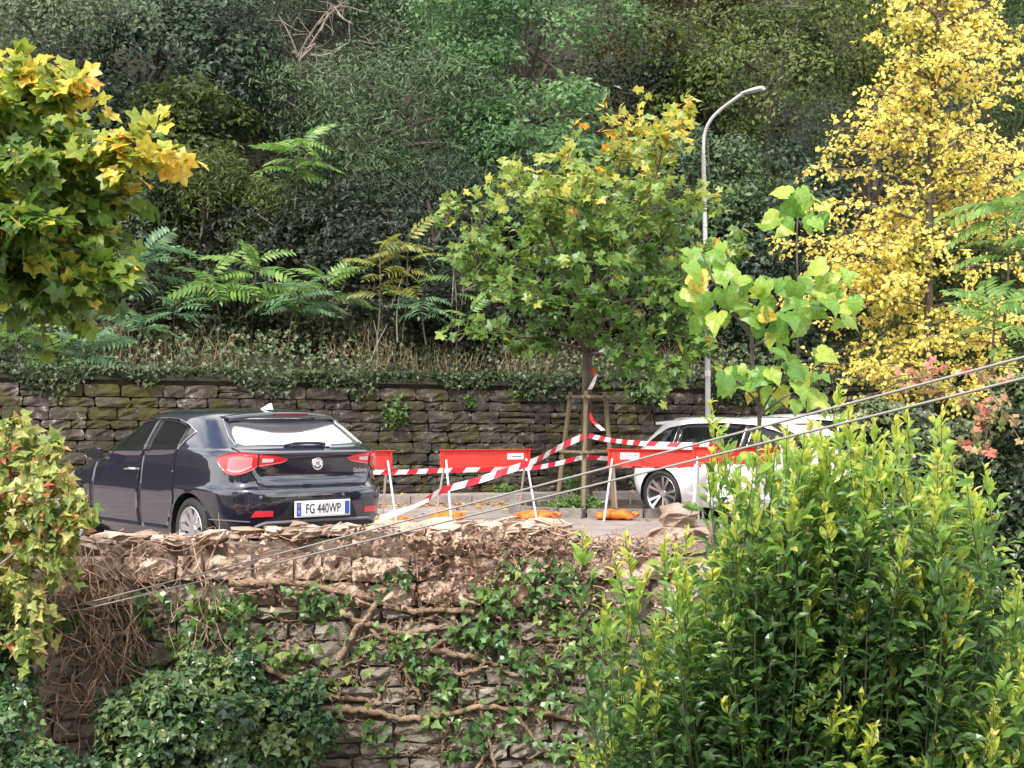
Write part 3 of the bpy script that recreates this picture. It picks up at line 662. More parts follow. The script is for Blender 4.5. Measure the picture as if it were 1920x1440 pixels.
# side: windows, pillar, doors, handles, mirrors
for side, fn in ((1, fs), (-1, fsr)):
    belt = lambda x: 1.03 + (2.95 - x) * .030
    roofl = lambda x: float(np.interp(x, [.98, 1.15, 1.4, 1.7, 2.0, 2.3, 2.5, 2.75, 2.98], [1.245, 1.30, 1.352, 1.368, 1.358, 1.315, 1.255, 1.15, 1.04]))
    xs_ = np.linspace(1.88, 2.97, 18); g = Geo(); patch(g, fn, [(x, belt(x)) for x in xs_], [(x - .10 * 0, max(roofl(x), belt(x) + .004)) for x in xs_], 6, .004); link('window', g.mesh('window', M_glass, smooth=True), hb)
    xs_ = np.linspace(1.19, 1.80, 12); g = Geo(); patch(g, fn, [(x, belt(x)) for x in xs_], [(x - .04, roofl(x - .04)) for x in xs_], 6, .004); link('window', g.mesh('window', M_glass, smooth=True), hb)
    g = Geo(); patch(g, fn, [(1.145, belt(1.15) + .03), (1.10, 1.16), (.99, 1.24)], [(1.12, 1.285), (1.06, 1.27), (.985, 1.247)], 3, .004); link('quarter_window', g.mesh('quarter_window', M_glass), hb)
    g = Geo(); patch(g, fn, [(1.80, belt(1.8)), (1.88, belt(1.88))], [(1.76, roofl(1.76)), (1.85, roofl(1.85))], 6, .0055); link('door_pillar', g.mesh('door_pillar', M_pillar, smooth=True), hb)
    g = Geo(); patch(g, fn, [(1.15, belt(1.15)), (1.19, belt(1.19))], [(1.11, 1.285), (1.15, 1.30)], 4, .0055); link('door_pillar', g.mesh('door_pillar', M_pillar, smooth=True), hb)
    g = Geo(); strip(g, fn, [(1.82, 1.37), (1.6, 1.372), (1.4, 1.36), (1.15, 1.308), (.965, 1.243), (1.07, 1.17), (1.16, 1.075)], .012, .006, 40); link('window_trim', g.mesh('window_trim', M_trim, smooth=True), hb)
    # doors, 3 mm proud with dark gaps
    g = Geo(); patch(g, fn, *outline_pair([(1.93, .30), (3.05, .30)], [(1.86, 1.045), (2.98, 1.015)], 16), 12, .003); dr = link('door', g.mesh('door', M_navy, smooth=True), hb)
    hx = 2.06
    g = Geo(); a_ = [fn(hx - .09, .865, .03), fn(hx, .868, .042), fn(hx + .11, .862, .03)]; g_tube(g, smooth_line([fn(hx - .10, .862, .0), *a_, fn(hx + .12, .858, .0)], 5), .013, 6); link('handle', g.mesh('handle', M_chrome, smooth=True), dr)
    g = Geo(); patch(g, fn, *outline_pair([(1.22, .70), (1.19, .58), (1.24, .45), (1.35, .30), (1.91, .30)][1:], [(1.18, 1.065), (1.4, 1.06), (1.6, 1.054), (1.845, 1.046)], 16), 12, .003); link('door', g.mesh('door', M_navy, smooth=True), hb)
    for pl_ in ([(1.85, 1.05), (1.92, .7), (1.92, .30)], [(1.165, 1.07), (1.17, .9), (1.165, .65), (1.18, .55)], [(3.0, 1.0), (3.06, .7), (3.05, .3)]):
        g = Geo(); strip(g, fn, pl_, .009, .003, 24); link('door_seam', g.mesh('door_seam', M_seam), hb)
    mr_ = thing_part('mirror', hb, (2.72, side * .90, .99))
    g = Geo(); v = []
    for t in np.linspace(0, math.pi * 2, 14, endpoint=False): v.append((0, side * (.10 + .10 * math.cos(t)), .01 + .062 * math.sin(t)))
    for t in np.linspace(0, math.pi * 2, 14, endpoint=False): v.append((.09, side * (.10 + .085 * math.cos(t)), .01 + .052 * math.sin(t)))
    v.append((.13, side * .09, .01)); g.add(v, [(i, (i + 1) % 14, 14 + (i + 1) % 14, 14 + i) for i in range(14)] + [(14 + i, 14 + (i + 1) % 14, 28) for i in range(14)])
    g.add([(0.02, side * -.06, -.045), (.07, side * -.06, -.045), (.07, side * .03, -.02), (.02, side * .03, -.02), (0.02, side * -.06, -.02), (.07, side * -.06, -.02), (.07, side * .03, .0), (.02, side * .03, .0)], [(0, 1, 2, 3), (4, 5, 6, 7), (0, 1, 5, 4), (2, 3, 7, 6), (1, 2, 6, 5), (0, 3, 7, 4)])
    link('mirror_shell', g.mesh('mirror_shell', M_chrome, smooth=True), mr_)
    g = Geo(); g.add([(-.004, side * (.10 + .09 * math.cos(t)), .01 + .054 * math.sin(t)) for t in np.linspace(0, math.pi * 2, 14, endpoint=False)], [tuple(range(14))]); link('mirror_glass', g.mesh('mirror_glass', M_pillar), mr_)
g = Geo(); xs_ = np.linspace(-.62, .62, 12); v = []
for y in xs_: v += [(2.97 - .10 * y * y, y, 1.06), (2.36 - .1 * y * y, y * .93, 1.36)]
g.add([(a + .012, b, c + .012) for a, b, c in v], [(2 * i, 2 * i + 2, 2 * i + 3, 2 * i + 1) for i in range(11)]); link('windscreen', g.mesh('windscreen', M_glass, smooth=True), hb)
for s_ in (1, -1):
    g = Geo(); patch(g, lambda u, z, o: B.at_x(u, z, o, s_), *outline_pair([(3.75, .66), (4.15, .62)], [(3.8, .78), (4.05, .76)], 8), 4, .006); link('headlight', g.mesh('headlight', M_clear), hb)
g = Geo(); g_box(g, (2.1, 0, .2), (3.6, 1.3, .08)); link('underbody', g.mesh('underbody', M_black), hb)

# ---------------- white cars
def estate(root, rw=.34):
    Bz = [.18, .24, .34, .46, .58, .68, .78, .88, .96, 1.0, 1.05, 1.15, 1.25, 1.33, 1.38, 1.41, 1.43, 1.445]
    b2 = Body(Bz, [.20, .13, .06, .02, .0, .02, .05, .08, .12, .15, .19, .28, .38, .46, .52, .62, .9, 1.3],
              [4.45, 4.53, 4.58, 4.62, 4.63, 4.6, 4.45, 4.0, 3.5, 3.3, 3.15, 2.95, 2.75, 2.58, 2.46, 2.36, 2.2, 2.0],
              [.84, .88, .905, .918, .922, .922, .918, .91, .90, .89, .88, .83, .78, .74, .70, .65, .55, .3], 1.9, 5.0, 4.0)
    lv = sorted(set(list(np.arange(.18, 1.0, .035)) + list(np.arange(1.0, 1.44, .03)) + [1.38, 1.395, 1.41, 1.42, 1.43, 1.44, 1.445]))
    W2 = [(.80, rw), (3.72, rw)]
    g = Geo(); b2.shell(g, W2, rw + .035, lv); link('body', g.mesh('body', M_carwhite, smooth=True), root)
    for side in (1, -1):
        fn = lambda x, z, o, s=side: b2.at_x(x, z, o, s)
        for cx, cz in W2:
            ar = rw + .037; g = Geo(); a = np.linspace(-.3, math.pi + .3, 22); v = []
            for q in a: v += [(cx + ar * math.cos(q), side * .905, cz + ar * math.sin(q)), (cx + ar * math.cos(q), side * .45, cz + ar * math.sin(q))]
            g.add(v, [(2 * i, 2 * i + 1, 2 * i + 3, 2 * i + 2) for i in range(21)]); g.add([(cx + ar * math.cos(q), side * .46, cz + ar * math.sin(q)) for q in a], [tuple(range(22))])
            link('wheel_arch', g.mesh('wheel_arch', M_black), root)
            w_ = wheel(root, cx, side * .79, rw, rw - .075, side, 5, M_alloy, M_alloydark, .24, twin=True)
            g = Geo(); g_lathe(g, [(.02, .05 * side), (rw - .1, .055 * side)], 30); link('rim_back', g.mesh('rim_back', M_black), w_)
        roofl = lambda x: float(np.interp(x, [.45, .62, .8, 1.2, 1.8, 2.3, 2.6, 2.9, 3.15], [1.06, 1.19, 1.29, 1.355, 1.37, 1.345, 1.27, 1.14, 1.02]))
        belt = lambda x: 1.0 + (3.15 - x) * .018
        for x0, x1 in ((.50, 1.0), (1.06, 2.18), (2.28, 3.08)):
            xs_ = np.linspace(x0, x1, 12); g = Geo(); patch(g, fn, [(x, belt(x)) for x in xs_], [(x, max(roofl(x), belt(x) + .005)) for x in xs_], 5, .014, .03); link('window', g.mesh('window', M_glass, smooth=True), root)
        for x0, x1 in ((1.0, 1.06), (2.18, 2.28)):
            g = Geo(); patch(g, fn, [(x0, belt(x0)), (x1, belt(x1))], [(x0, roofl(x0)), (x1, roofl(x1))], 5, .0155, .03); link('door_pillar', g.mesh('door_pillar', M_pillar, smooth=True), root)
        for x0, x1 in ((1.30, 2.225), (2.245, 3.15)):
            g = Geo(); patch(g, fn, *outline_pair([(x0, .34), (x1, .34)], [(x0 - .2 if x0 < 1.5 else x0, .985), (x1, .985)], 12), 8, .003); dr = link('door', g.mesh('door', M_carwhite, smooth=True), root)
            g = Geo(); g_tube(g, smooth_line([fn(x0 + .06, .84, 0), fn(x0 + .09, .842, .035), fn(x0 + .24, .842, .035), fn(x0 + .27, .84, 0)], 4), .013, 6); link('handle', g.mesh('handle', M_carwhite, smooth=True), dr)
        for x_ in (2.235, 3.16):
            g = Geo(); strip(g, fn, [(x_, .98), (x_, .35)], .010, .003, 16); link('door_seam', g.mesh('door_seam', M_seam), root)
        g = Geo(); g_tube(g, smooth_line([(.75, side * .60, 1.39), (.95, side * .62, 1.425), (1.6, side * .63, 1.44), (2.2, side * .62, 1.41), (2.35, side * .60, 1.38)], 5), .016, 6); link('roof_rail', g.mesh('roof_rail', M_trim, smooth=True), root)
        g = Geo(); patch(g, lambda u, z, o, s=side: b2.at_u(s * u, z, o), *outline_pair([(.45, .80), (1.05, .80)], [(.45, .92), (1.1, .93)], 12), 4, .008); link('tail_light', g.mesh('tail_light', M_tail, smooth=True), root)
        g = Geo(); g.add([(3.0, side * .9, .98), (3.0, side * 1.1, .97), (3.0, side * 1.1, 1.09), (3.0, side * .93, 1.08), (3.1, side * .9, .99), (3.1, side * 1.06, .99), (3.1, side * 1.06, 1.06), (3.1, side * .93, 1.05)], [(0, 1, 2, 3), (4, 5, 6, 7), (0, 1, 5, 4), (1, 2, 6, 5), (2, 3, 7, 6), (3, 0, 4, 7)]); link('mirror', g.mesh('mirror', M_carwhite), root)
        g = Geo(); patch(g, fn, *outline_pair([(4.0, .66), (4.4, .64)], [(4.0, .76), (4.3, .75)], 8), 4, .006); link('headlight', g.mesh('headlight', M_clear), root)
    g = Geo(); v = []
    for y in np.linspace(-.62, .62, 15):
        e = (abs(y) / .62) ** 2.4; v += [(.80, y, 1.425 - .03 * e), (.36 + .1 * e, y, 1.40 - .03 * e), (.37 + .1 * e, y, 1.365 - .03 * e), (.6, y, 1.365 - .03 * e)]
    g.add(v, [(i * 4 + k, i * 4 + k + 1, i * 4 + 5 + k, i * 4 + 4 + k) for i in range(14) for k in range(3)]); g.add(v[:4], [(3, 2, 1, 0)]); g.add(v[-4:], [(0, 1, 2, 3)]); link('spoiler', g.mesh('spoiler', M_carwhite, smooth=True), root)
    g = Geo(); patch(g, lambda u, z, o: b2.at_u(u, z, o), *outline_pair([(-.62, 1.03), (.62, 1.03)], [(-.55, 1.35), (.55, 1.35)], 15), 6, .004); link('rear_window', g.mesh('rear_window', M_glass, smooth=True), root)
    g = Geo(); v = []
    for y in np.linspace(-.66, .66, 10): v += [(3.15 - .1 * y * y + .015, y, 1.05), (2.50 - .1 * y * y + .015, y * .93, 1.36)]
    g.add(v, [(2 * i, 2 * i + 2, 2 * i + 3, 2 * i + 1) for i in range(9)]); link('windscreen', g.mesh('windscreen', M_glass, smooth=True), root)
    g = Geo(); g_box(g, (2.2, 0, .2), (3.8, 1.4, .08)); link('underbody', g.mesh('underbody', M_black), root)
PSI = R(-47)                                # heading: right and towards the camera
hd = np.array([math.cos(PSI), math.sin(PSI)]); rt = np.array([hd[1], -hd[0]])
wc = at(1248, 925, 20.7)[:2]; o2 = wc - hd * .80 - rt * .79
wcar = thing('estate_car', 'white estate car with dark windows and black twin spoke wheel behind the red barriers', 'car', (o2[0], o2[1], 0), PSI)
estate(wcar); wcar.scale = (1, 1, .975)
wcar2 = thing('estate_car', 'second white car further right, only its roof showing over the laurel tips', 'car', (o2[0] - rt[0] * 2.15, o2[1] - rt[1] * 2.15, 0), PSI)
estate(wcar2)

# ================================================================== STREET THINGS
M_red = noise_mat('barrier_red', [(.3, (.60, .022, .014)), (.7, (.76, .045, .03))], 9, .5, 0, spec=.5, layer=[((.40, .05, .035), 5, .60, .72), ((.62, .35, .30), 22, .70, .78)])
M_leg = mat('galvanised', (.62, .60, .60), .35, .6)
M_sticker = mat('sticker', (.80, .80, .82), .4); M_greyink = mat('sticker_ink', (.12, .13, .16), .5)
M_orange = noise_mat('orange_bag', [(.3, (.62, .13, .02)), (.7, (.80, .22, .04))], 14, .6, .5, 60)
M_tapered = mat('tape_red', (.62, .02, .04), .35); M_tapewhite = mat('tape_white', (.80, .78, .79), .35)
def barrier(px, d, yaw, label, sticker=None, wd=1.30, top=.97, ht=.22):
    x, y, _ = at(px, 900, d); b = thing('road_barrier', label, 'barrier', (x, y, 0), R(yaw), 'red trestle barriers along the taped bay')
    zc = top - ht / 2; g = Geo()
    g_box(g, (0, 0, zc), (wd, .012, ht)); link('board', g.mesh('board', M_red), b)
    for sz in (1, -1):
        g = Geo(); g_box(g, (0, -.022, zc + sz * (ht / 2 + .004)), (wd + .02, .05, .008)); link('flange', g.mesh('flange', M_red), b)
    for sx in (1, -1):
        g = Geo(); g_box(g, (sx * (wd / 2 - .03), -.018, zc), (.010, .03, ht - .012)); link('end_rib', g.mesh('end_rib', M_red), b)
        for sy in (1, -1):
            g = Geo(); x0 = sx * (wd / 2 - .07)
            pts = [(x0, -.01 + sy * .018, zc - .02), (x0 + sx * .03, sy * .33, .012)]
            g_tube(g, pts, .016, 8); g_box(g, (x0 + sx * .03, sy * .33, .008), (.05, .07, .016)); link('leg', g.mesh('leg', M_leg), b)
    if sticker == 'label':
        g = Geo(); sx0 = wd * .33; g_box(g, (sx0, -.008, zc + .02), (.235, .006, .085)); st = link('sticker', g.mesh('sticker', M_sticker), b)
        g = Geo(); g_box(g, (sx0 + .02, -.0115, zc + .018), (.14, .002, .016)); g.add([(sx0 - .085, -.0118, zc + .005), (sx0 - .055, -.0118, zc + .02), (sx0 - .075, -.0118, zc + .035)], [(0, 1, 2)]); link('print', g.mesh('print', M_greyink), st)
    if sticker == 'label_left':
        g = Geo(); sx0 = -wd * .26; g_box(g, (sx0, -.008, zc + .02), (.27, .006, .09)); st = link('sticker', g.mesh('sticker', M_sticker), b)
        g = Geo(); g_box(g, (sx0 + .03, -.0115, zc + .025), (.15, .002, .012)); link('print', g.mesh('print', M_greyink), st)
    if sticker == 'mark':
        g = Geo(); sx0 = .17
        g_box(g, (sx0, -.008, zc + .035), (.07, .003, .012)); link('print', g.mesh('print', M_tapewhite), b)
        g = Geo(); g_tube(g, [(sx0 + .045 * math.cos(t), -.008, zc + .01 + .03 * math.sin(t)) for t in np.linspace(R(200), R(340), 9)], .005, 4); link('print', g.mesh('print', M_tapewhite), b)
    return b
barrier(646, 19.1, 22, 'red trestle barrier mostly hidden behind the dark car')
barrier(911, 19.85, 22, 'red trestle barrier standing alone between the dark car and the staked tree', 'label')
barrier(1226, 19.95, -20, 'red trestle barrier in front of the white car beside the orange sandbag', 'label_left')
barrier(1380, 18.75, -14, 'red trestle barrier half covered by laurel shoots', 'mark', 1.12, 1.03, .205)

def tape(name, pts, wd, label, step=.10, twist=None):
    P = smooth_line([at(*q) for q in pts], 10); L = np.concatenate([[0], np.cumsum(np.linalg.norm(np.diff(P, axis=0), axis=1))])
    n = int(L[-1] / (step / 2)); u = np.linspace(0, L[-1], n + 1); Q = np.stack([np.interp(u, L, P[:, k]) for k in range(3)], 1)
    T = unit(np.gradient(Q, axis=0)); g = Geo(); v = []
    for i in range(n + 1):
        a = .25 * math.sin(u[i] * 3.1 + len(pts)) + (twist(u[i] / L[-1]) if twist else 0)
        up = np.array([0, 0, 1.0]); up = unit(up - T[i] * np.dot(up, T[i])); sd_ = np.cross(T[i], up); e = up * math.cos(a) + sd_ * math.sin(a)
        sh = T[i] * wd * .45; v += [Q[i] - e * wd / 2 - sh, Q[i] + e * wd / 2 + sh]
    v = np.array(v)
    for k in (0, 1):
        f = [(2 * i, 2 * i + 2, 2 * i + 3, 2 * i + 1) for i in range(n) if (i // 2) % 2 == k]
        g.add(v, f, k)
    o = g.build(name, [M_tapered, M_tapewhite]); tag(o, label, 'barrier tape', 'red and white tape round the bay'); return o
tape('barrier_tape', [(660, 884, 19.2), (740, 885, 19.3), (835, 882, 20.0), (985, 878, 20.4), (1045, 869, 21.0), (1093, 858, 21.3), (1145, 860, 21.5)], .066, 'red and white tape running level behind the alone standing barrier to the stakes', .2)
tape('barrier_tape', [(798, 938, 19.0), (830, 919, 19.4), (885, 904, 19.5), (940, 886, 19.5), (1000, 865, 19.9), (1050, 838, 20.6), (1094, 818, 21.05)], .088, 'red and white tape rising from the ground by the dark car to the middle stake', .2)
tape('barrier_tape', [(1103, 817, 21.05), (1150, 826, 20.4), (1215, 832, 19.6), (1290, 834, 19.3), (1345, 834, 18.9)], .066, 'red and white tape from the middle stake to the barrier by the white car', .16)
tape('barrier_tape', [(1150, 874, 20.3), (1200, 873, 20.05), (1260, 874, 20.0), (1290, 872, 20.1)], .062, 'red and white tape under the barrier by the white car', .16)
tape('barrier_tape', [(1107, 690, 21.55), (1117, 700, 21.4), (1113, 716, 21.45), (1106, 730, 21.5)], .06, 'short red and white tape end tied round the tree trunk', .2)
tape('barrier_tape', [(1107, 775, 21.1), (1111, 790, 21.0), (1120, 797, 21.0), (1131, 807, 21.0)], .05, 'loose red tape end dangling from the middle stake', .2)
# white plastic band lying from the car corner up to the tape
g = Geo(); v = []; n = 14
for i in range(n + 1):
    t = i / n; a = at(712 + 92 * t, 966 - 32 * t ** 1.1, 17.9 + 1.05 * t); b = at(712 + 92 * t, 984 - 43 * t ** .9, 17.85 + 1.08 * t); m_ = (a + b) / 2 + np.array([0, -.03 * math.sin(t * 7), .0]); v += [a, m_, b]
g.add(v, [(3 * i + k, 3 * i + 3 + k, 3 * i + 4 + k, 3 * i + 1 + k) for i in range(n) for k in range(2)])
tag(g.build('plastic_band', M_tapewhite, smooth=True), 'broad white plastic band slanting up from the ground behind the dark car', 'plastic band')

def sandbag(px, py, d, w_, rz, label, seed):
    p = at(px, py, d); r = np.random.default_rng(seed); g = Geo(); nu_, nv2 = 22, 12; v = []
    for j in range(nv2 + 1):
        ph = -math.pi / 2 + math.pi * j / nv2
        for i in range(nu_):
            th = 2 * math.pi * i / nu_; c, s_ = math.cos(th), math.sin(th); e = .55
            x = np.sign(c) * abs(c) ** e * math.cos(ph) ** .55; y = np.sign(s_) * abs(s_) ** e * math.cos(ph) ** .55; z = math.sin(ph)
            wr = 1 + .07 * math.sin(th * 7 + ph * 3 + seed) + .05 * math.sin(th * 3 - ph * 5 + seed * 2) + r.normal() * .025
            sag = .25 * x * x
            v.append((x * w_ / 2 * wr, y * w_ * .32 * wr, (z * .5 + .5) * .12 * (1 - .35 * abs(x) ** 3) * wr + .02 * math.sin(x * 9 + seed)))
    f = [(j * nu_ + i, j * nu_ + (i + 1) % nu_, (j + 1) * nu_ + (i + 1) % nu_, (j + 1) * nu_ + i) for j in range(nv2) for i in range(nu_)]
    g.add(v, f); root = thing('sandbag', label, 'sandbag', (p[0], p[1], .004), R(rz), 'orange sandbags weighing down the barriers')
    link('sack', g.mesh('sack', M_orange, smooth=True), root)
    g = Geo(); g_tube(g, smooth_line([(w_ * .47, 0, .08), (w_ * .53, .01, .10), (w_ * .62, -.03, .06)], 4), [.028, .02, .018, .016, .016, .02, .024, .03, .034], 7); link('tied_neck', g.mesh('tied_neck', M_orange, smooth=True), root)
sandbag(733, 985, 19.2, .42, 15, 'orange sandbag on the asphalt just right of the dark car', 1)
sandbag(836, 975, 19.9, .46, 30, 'orange sandbag at the left foot of the alone standing barrier', 2)
sandbag(1003, 973, 20.1, .56, 8, 'orange sandbag at the right foot of the alone standing barrier', 3)
sandbag(1152, 970, 20.2, .52, -12, 'orange sandbag under the barrier beside the white car', 4)

# planting bed round the tree
bx, by, _ = at(1098, 950, 21.6)
bed = thing('planting_bed', 'low kerbed planting bed round the staked tree', 'planting bed', (bx, by, 0))
M_kerb2 = noise_mat('bed_kerb', [(.3, (.14, .125, .115)), (.7, (.28, .25, .23))], 9, .95, .5, 40)
for i in range(22):
    a = 2 * math.pi * i / 22; ex = 1.35 if abs(math.cos(a)) > .5 else 1.2
    g = Geo(); g_box(g, (0, 0, 0), (.36, .13, .15)); link('kerb_stone', g.mesh('kerb_stone', M_kerb2), bed, Matrix.Translation((1.42 * math.cos(a) * 1.0 + .35, 1.12 * math.sin(a), .055)) @ Matrix.Rotation(a + math.pi / 2 - .25 * math.sin(2 * a) * .4, 4, 'Z') @ Matrix.Diagonal((.98, 1, 1, 1)))
g = Geo(); n = 28; g.add([(0.35, 0, .11)] + [(1.40 * math.cos(2 * math.pi * i / n) + .35, 1.10 * math.sin(2 * math.pi * i / n), .065) for i in range(n)], [(0, 1 + i, 1 + (i + 1) % n) for i in range(n)]); link('soil', g.mesh('soil', M_earth), bed)

# stakes
M_stake = noise_mat('stake_wood', [(.3, (.13, .10, .06)), (.7, (.26, .21, .135))], 10, .85, .5, 40, stretch=(1, 1, .15))
sk = thing('tree_stakes', 'round wooden stakes with cross rails round the young tree trunk', 'tree stakes', (bx, by, 0))
SP = []
for (b_, t_) in (((1042, 950, 21.4), (1070, 735, 21.5)), ((1094, 958, 20.95), (1099, 733, 21.15)), ((1152, 955, 21.3), (1134, 735, 21.5)), ((1108, 940, 22.4), (1106, 735, 22.1))):
    p, q = at(*b_), at(*t_); p[2] = -.05; p[0] = (b_[0] - 960) / F * b_[2]; SP.append((p, q))
    g = Geo(); l = smooth_line([p, (p + q) / 2 + rng.normal(size=3) * .01, q], 4); g_tube(g, l, np.linspace(.038, .032, len(l)), 10); g.build('stake', M_stake, sk, smooth=True)
def on(i, z): p, q = SP[i]; t = (z - p[2]) / (q[2] - p[2]); return p + (q - p) * t
for z, pairs in ((1.70, ((0, 1), (1, 2), (0, 3), (3, 2))), (.90, ((0, 1), (1, 2), (3, 2)))):
    for a, b in pairs:
        p, q = on(a, z), on(b, z); e = unit(q - p) * .08; off = np.array([0, -.05, 0]); g = Geo(); g_tube(g, [p - e + off, q + e + off], .025, 8); g.build('rail', M_stake, sk, smooth=True)

# street lamp
M_pole = noise_mat('painted_steel', [(.3, (.38, .375, .39)), (.7, (.54, .53, .54))], 3, .4, 0, spec=.5)
lb = at(1328, 770, 23.6); lamp = thing('street_lamp', 'tall pale grey street lamp with curved swan neck arm', 'street lamp', (lb[0], lb[1], .1))
pl = [at(1328, 770, 23.6), at(1327, 700, 23.6), at(1324, 500, 23.6), at(1320, 290, 23.6)]; pl[0][2] = .1
arm = [at(1320, 290, 23.6), at(1322, 252, 23.58), at(1332, 226, 23.5), at(1350, 206, 23.4), at(1376, 186, 23.2), at(1398, 171, 23.05)]
g = Geo(); l = smooth_line(pl, 6); g_tube(g, l, np.linspace(.048, .034, len(l)), 14); g.build('pole', M_pole, lamp, smooth=True)
g = Geo(); g_tube(g, smooth_line(arm, 6), .026, 12); g.build('arm', M_pole, lamp, smooth=True)
g = Geo(); a, b = at(1392, 174, 23.1), at(1433, 164, 22.8); k = 12; v = []; dirv = unit(b - a); sd_ = unit(np.cross(dirv, [0, 0, 1])); up = np.cross(sd_, dirv)
for t in np.linspace(0, 1, 9):
    wv = .02 + .055 * math.sin(math.pi * min(t * .62 + .1, 1)); hv = .018 + .032 * math.sin(math.pi * min(t * .55 + .1, 1))
    for i in range(k): th = 2 * math.pi * i / k; v.append(a + (b - a) * t + sd_ * wv * math.cos(th) + up * hv * (math.sin(th) if math.sin(th) > 0 else .35 * math.sin(th)))
g.add(v, [(i * k + j, i * k + (j + 1) % k, (i + 1) * k + (j + 1) % k, (i + 1) * k + j) for i in range(8) for j in range(k)]); g.add(v[-k:], [tuple(range(k))]); g.add(v[:k], [tuple(range(k))[::-1]])
g.build('lamp_head', M_pole, lamp, smooth=True)
g = Geo(); p = at(1327, 700, 23.6); g_tube(g, [p + np.array([0, 0, -.05]), p + np.array([0, 0, .05])], .053, 14); g.build('pole_band', M_leg, lamp)

# cables
M_cable = mat('cable_sheath', (.30, .29, .27), .6)
for a, b, lab in (((95, 1147, 12.9), (1960, 640, 5.0), 'upper of the two grey cables slanting across the view'), ((100, 1155, 12.9), (1960, 680, 5.0), 'lower of the two grey cables slanting across the view')):
    p, q = at(*a), at(*b); q2 = q + (q - p) * .9; t = np.linspace(0, 1, 40); L = p[None] + (q2 - p)[None] * t[:, None]; L[:, 2] -= 4 * .035 * t * (1 - t)
    g = Geo(); g_tube(g, L, .0055, 6); tag(g.build('cable', M_cable, smooth=True), lab, 'cable', 'cables slung across the view')

# house across the gap, mirrored in the car paint
M_plaster = noise_mat('plaster', [(.3, (.34, .30, .25)), (.7, (.46, .41, .34))], 2, .9, .2)
hs_ = thing('house', 'plastered house with dark windows mirrored in the tailgate of the dark car', 'house', (-1, -9, -3.6))
HP0 = np.array(hs_.location)
g = Geo(); g_box(g, HP0 + np.array([0, 0, 4.6]), (26, 9, 9.2)); g.build('wall', M_plaster, hs_)
M_rooft = noise_mat('roof_tile', [(.3, (.16, .07, .045)), (.7, (.28, .13, .08))], 4, .9, .3)
g = Geo(); zr = HP0[2] + 9.2; v = [(-14.6, -14.2, zr), (12.6, -14.2, zr), (12.6, -3.8, zr), (-14.6, -3.8, zr), (-11, -9, zr + 2.2), (9, -9, zr + 2.2)]
g.add(v, [(0, 1, 5, 4), (1, 2, 5), (2, 3, 4, 5), (3, 0, 4), (3, 2, 1, 0)]); g.build('roof', M_rooft, hs_)
for fz in (1.6, 4.6, 7.5):
    for i in range(8):
        c = np.array([-12.2 + i * 3.2, -4.5, HP0[2] + fz]); g = Geo(); g_box(g, c, (1.25, .12, 1.75)); fr_ = g.build('window', M_white, hs_)
        g = Geo(); g_box(g, c + np.array([0, .05, 0]), (1.05, .06, 1.55)); o = g.build('pane', M_glass, None, (0, 0, 0)); o.parent = fr_

# ================================================================== PLANTS
def foliage_on(paths, per_m, tl, lpt, start=.3, up=.15, droop=.35, nb=(0, -.35, .9), nj=.5, vs_=1.0):
    P, D, N_, tw, tt = [], [], [], [], []
    for path in paths:
        L = np.concatenate([[0], np.cumsum(np.linalg.norm(np.diff(path, axis=0), axis=1))]); n = max(2, int(L[-1] * per_m))
        for _ in range(n):
            u = L[-1] * (start + (1 - start) * rng.uniform() ** .8); p = np.array([np.interp(u, L, path[:, k]) for k in range(3)])
            i = min(np.searchsorted(L, u), len(L) - 1); tg_ = unit(path[i] - path[i - 1])
            d = unit(tg_ * rng.uniform(.1, .9) + unit(rng.normal(size=3)) * np.array([1, 1, vs_]) + np.array([0, 0, up])); ln = tl * rng.uniform(.4, 1.1)
            tw.append(np.array([p, p + d * ln * .6 + np.array([0, 0, -.02 * ln]), p + d * ln + np.array([0, 0, -droop * .3 * ln])]))
            s_ = rng.uniform(.25, 1.05, size=lpt)[:, None]; q = p + d * ln * s_ + np.array([0, 0, -droop * .3 * ln]) * s_ ** 2 + rng.normal(size=(lpt, 3)) * ln * .12 * np.array([1, 1, vs_])
            P.append(q); D.append(unit(d + rng.normal(size=(lpt, 3)) * .8 + np.array([0, -.1, -droop]))); N_.append(unit(np.array(nb) + rng.normal(size=(lpt, 3)) * nj)); tt.append(np.full(lpt, u / L[-1]))
    return np.concatenate(P), np.concatenate(D), np.concatenate(N_), tw, np.concatenate(tt)
def twigs_part(name, tw, r, m, root, n=4):
    g = Geo()
    for t in tw: g_tube(g, t, [r, r * .7, r * .4], n, cap=False)
    o = g.build(name, m, root); o['kind'] = 'stuff'; return o
def limb(root, name, pts, r0, r1, m=M_bark, n=9, k=6):
    l = smooth_line(pts, k); g = Geo(); g_tube(g, l, np.linspace(r0, r1, len(l)), n); g.build(name, m, root, smooth=True); return l
def A(*q): return [at(*p) for p in q]

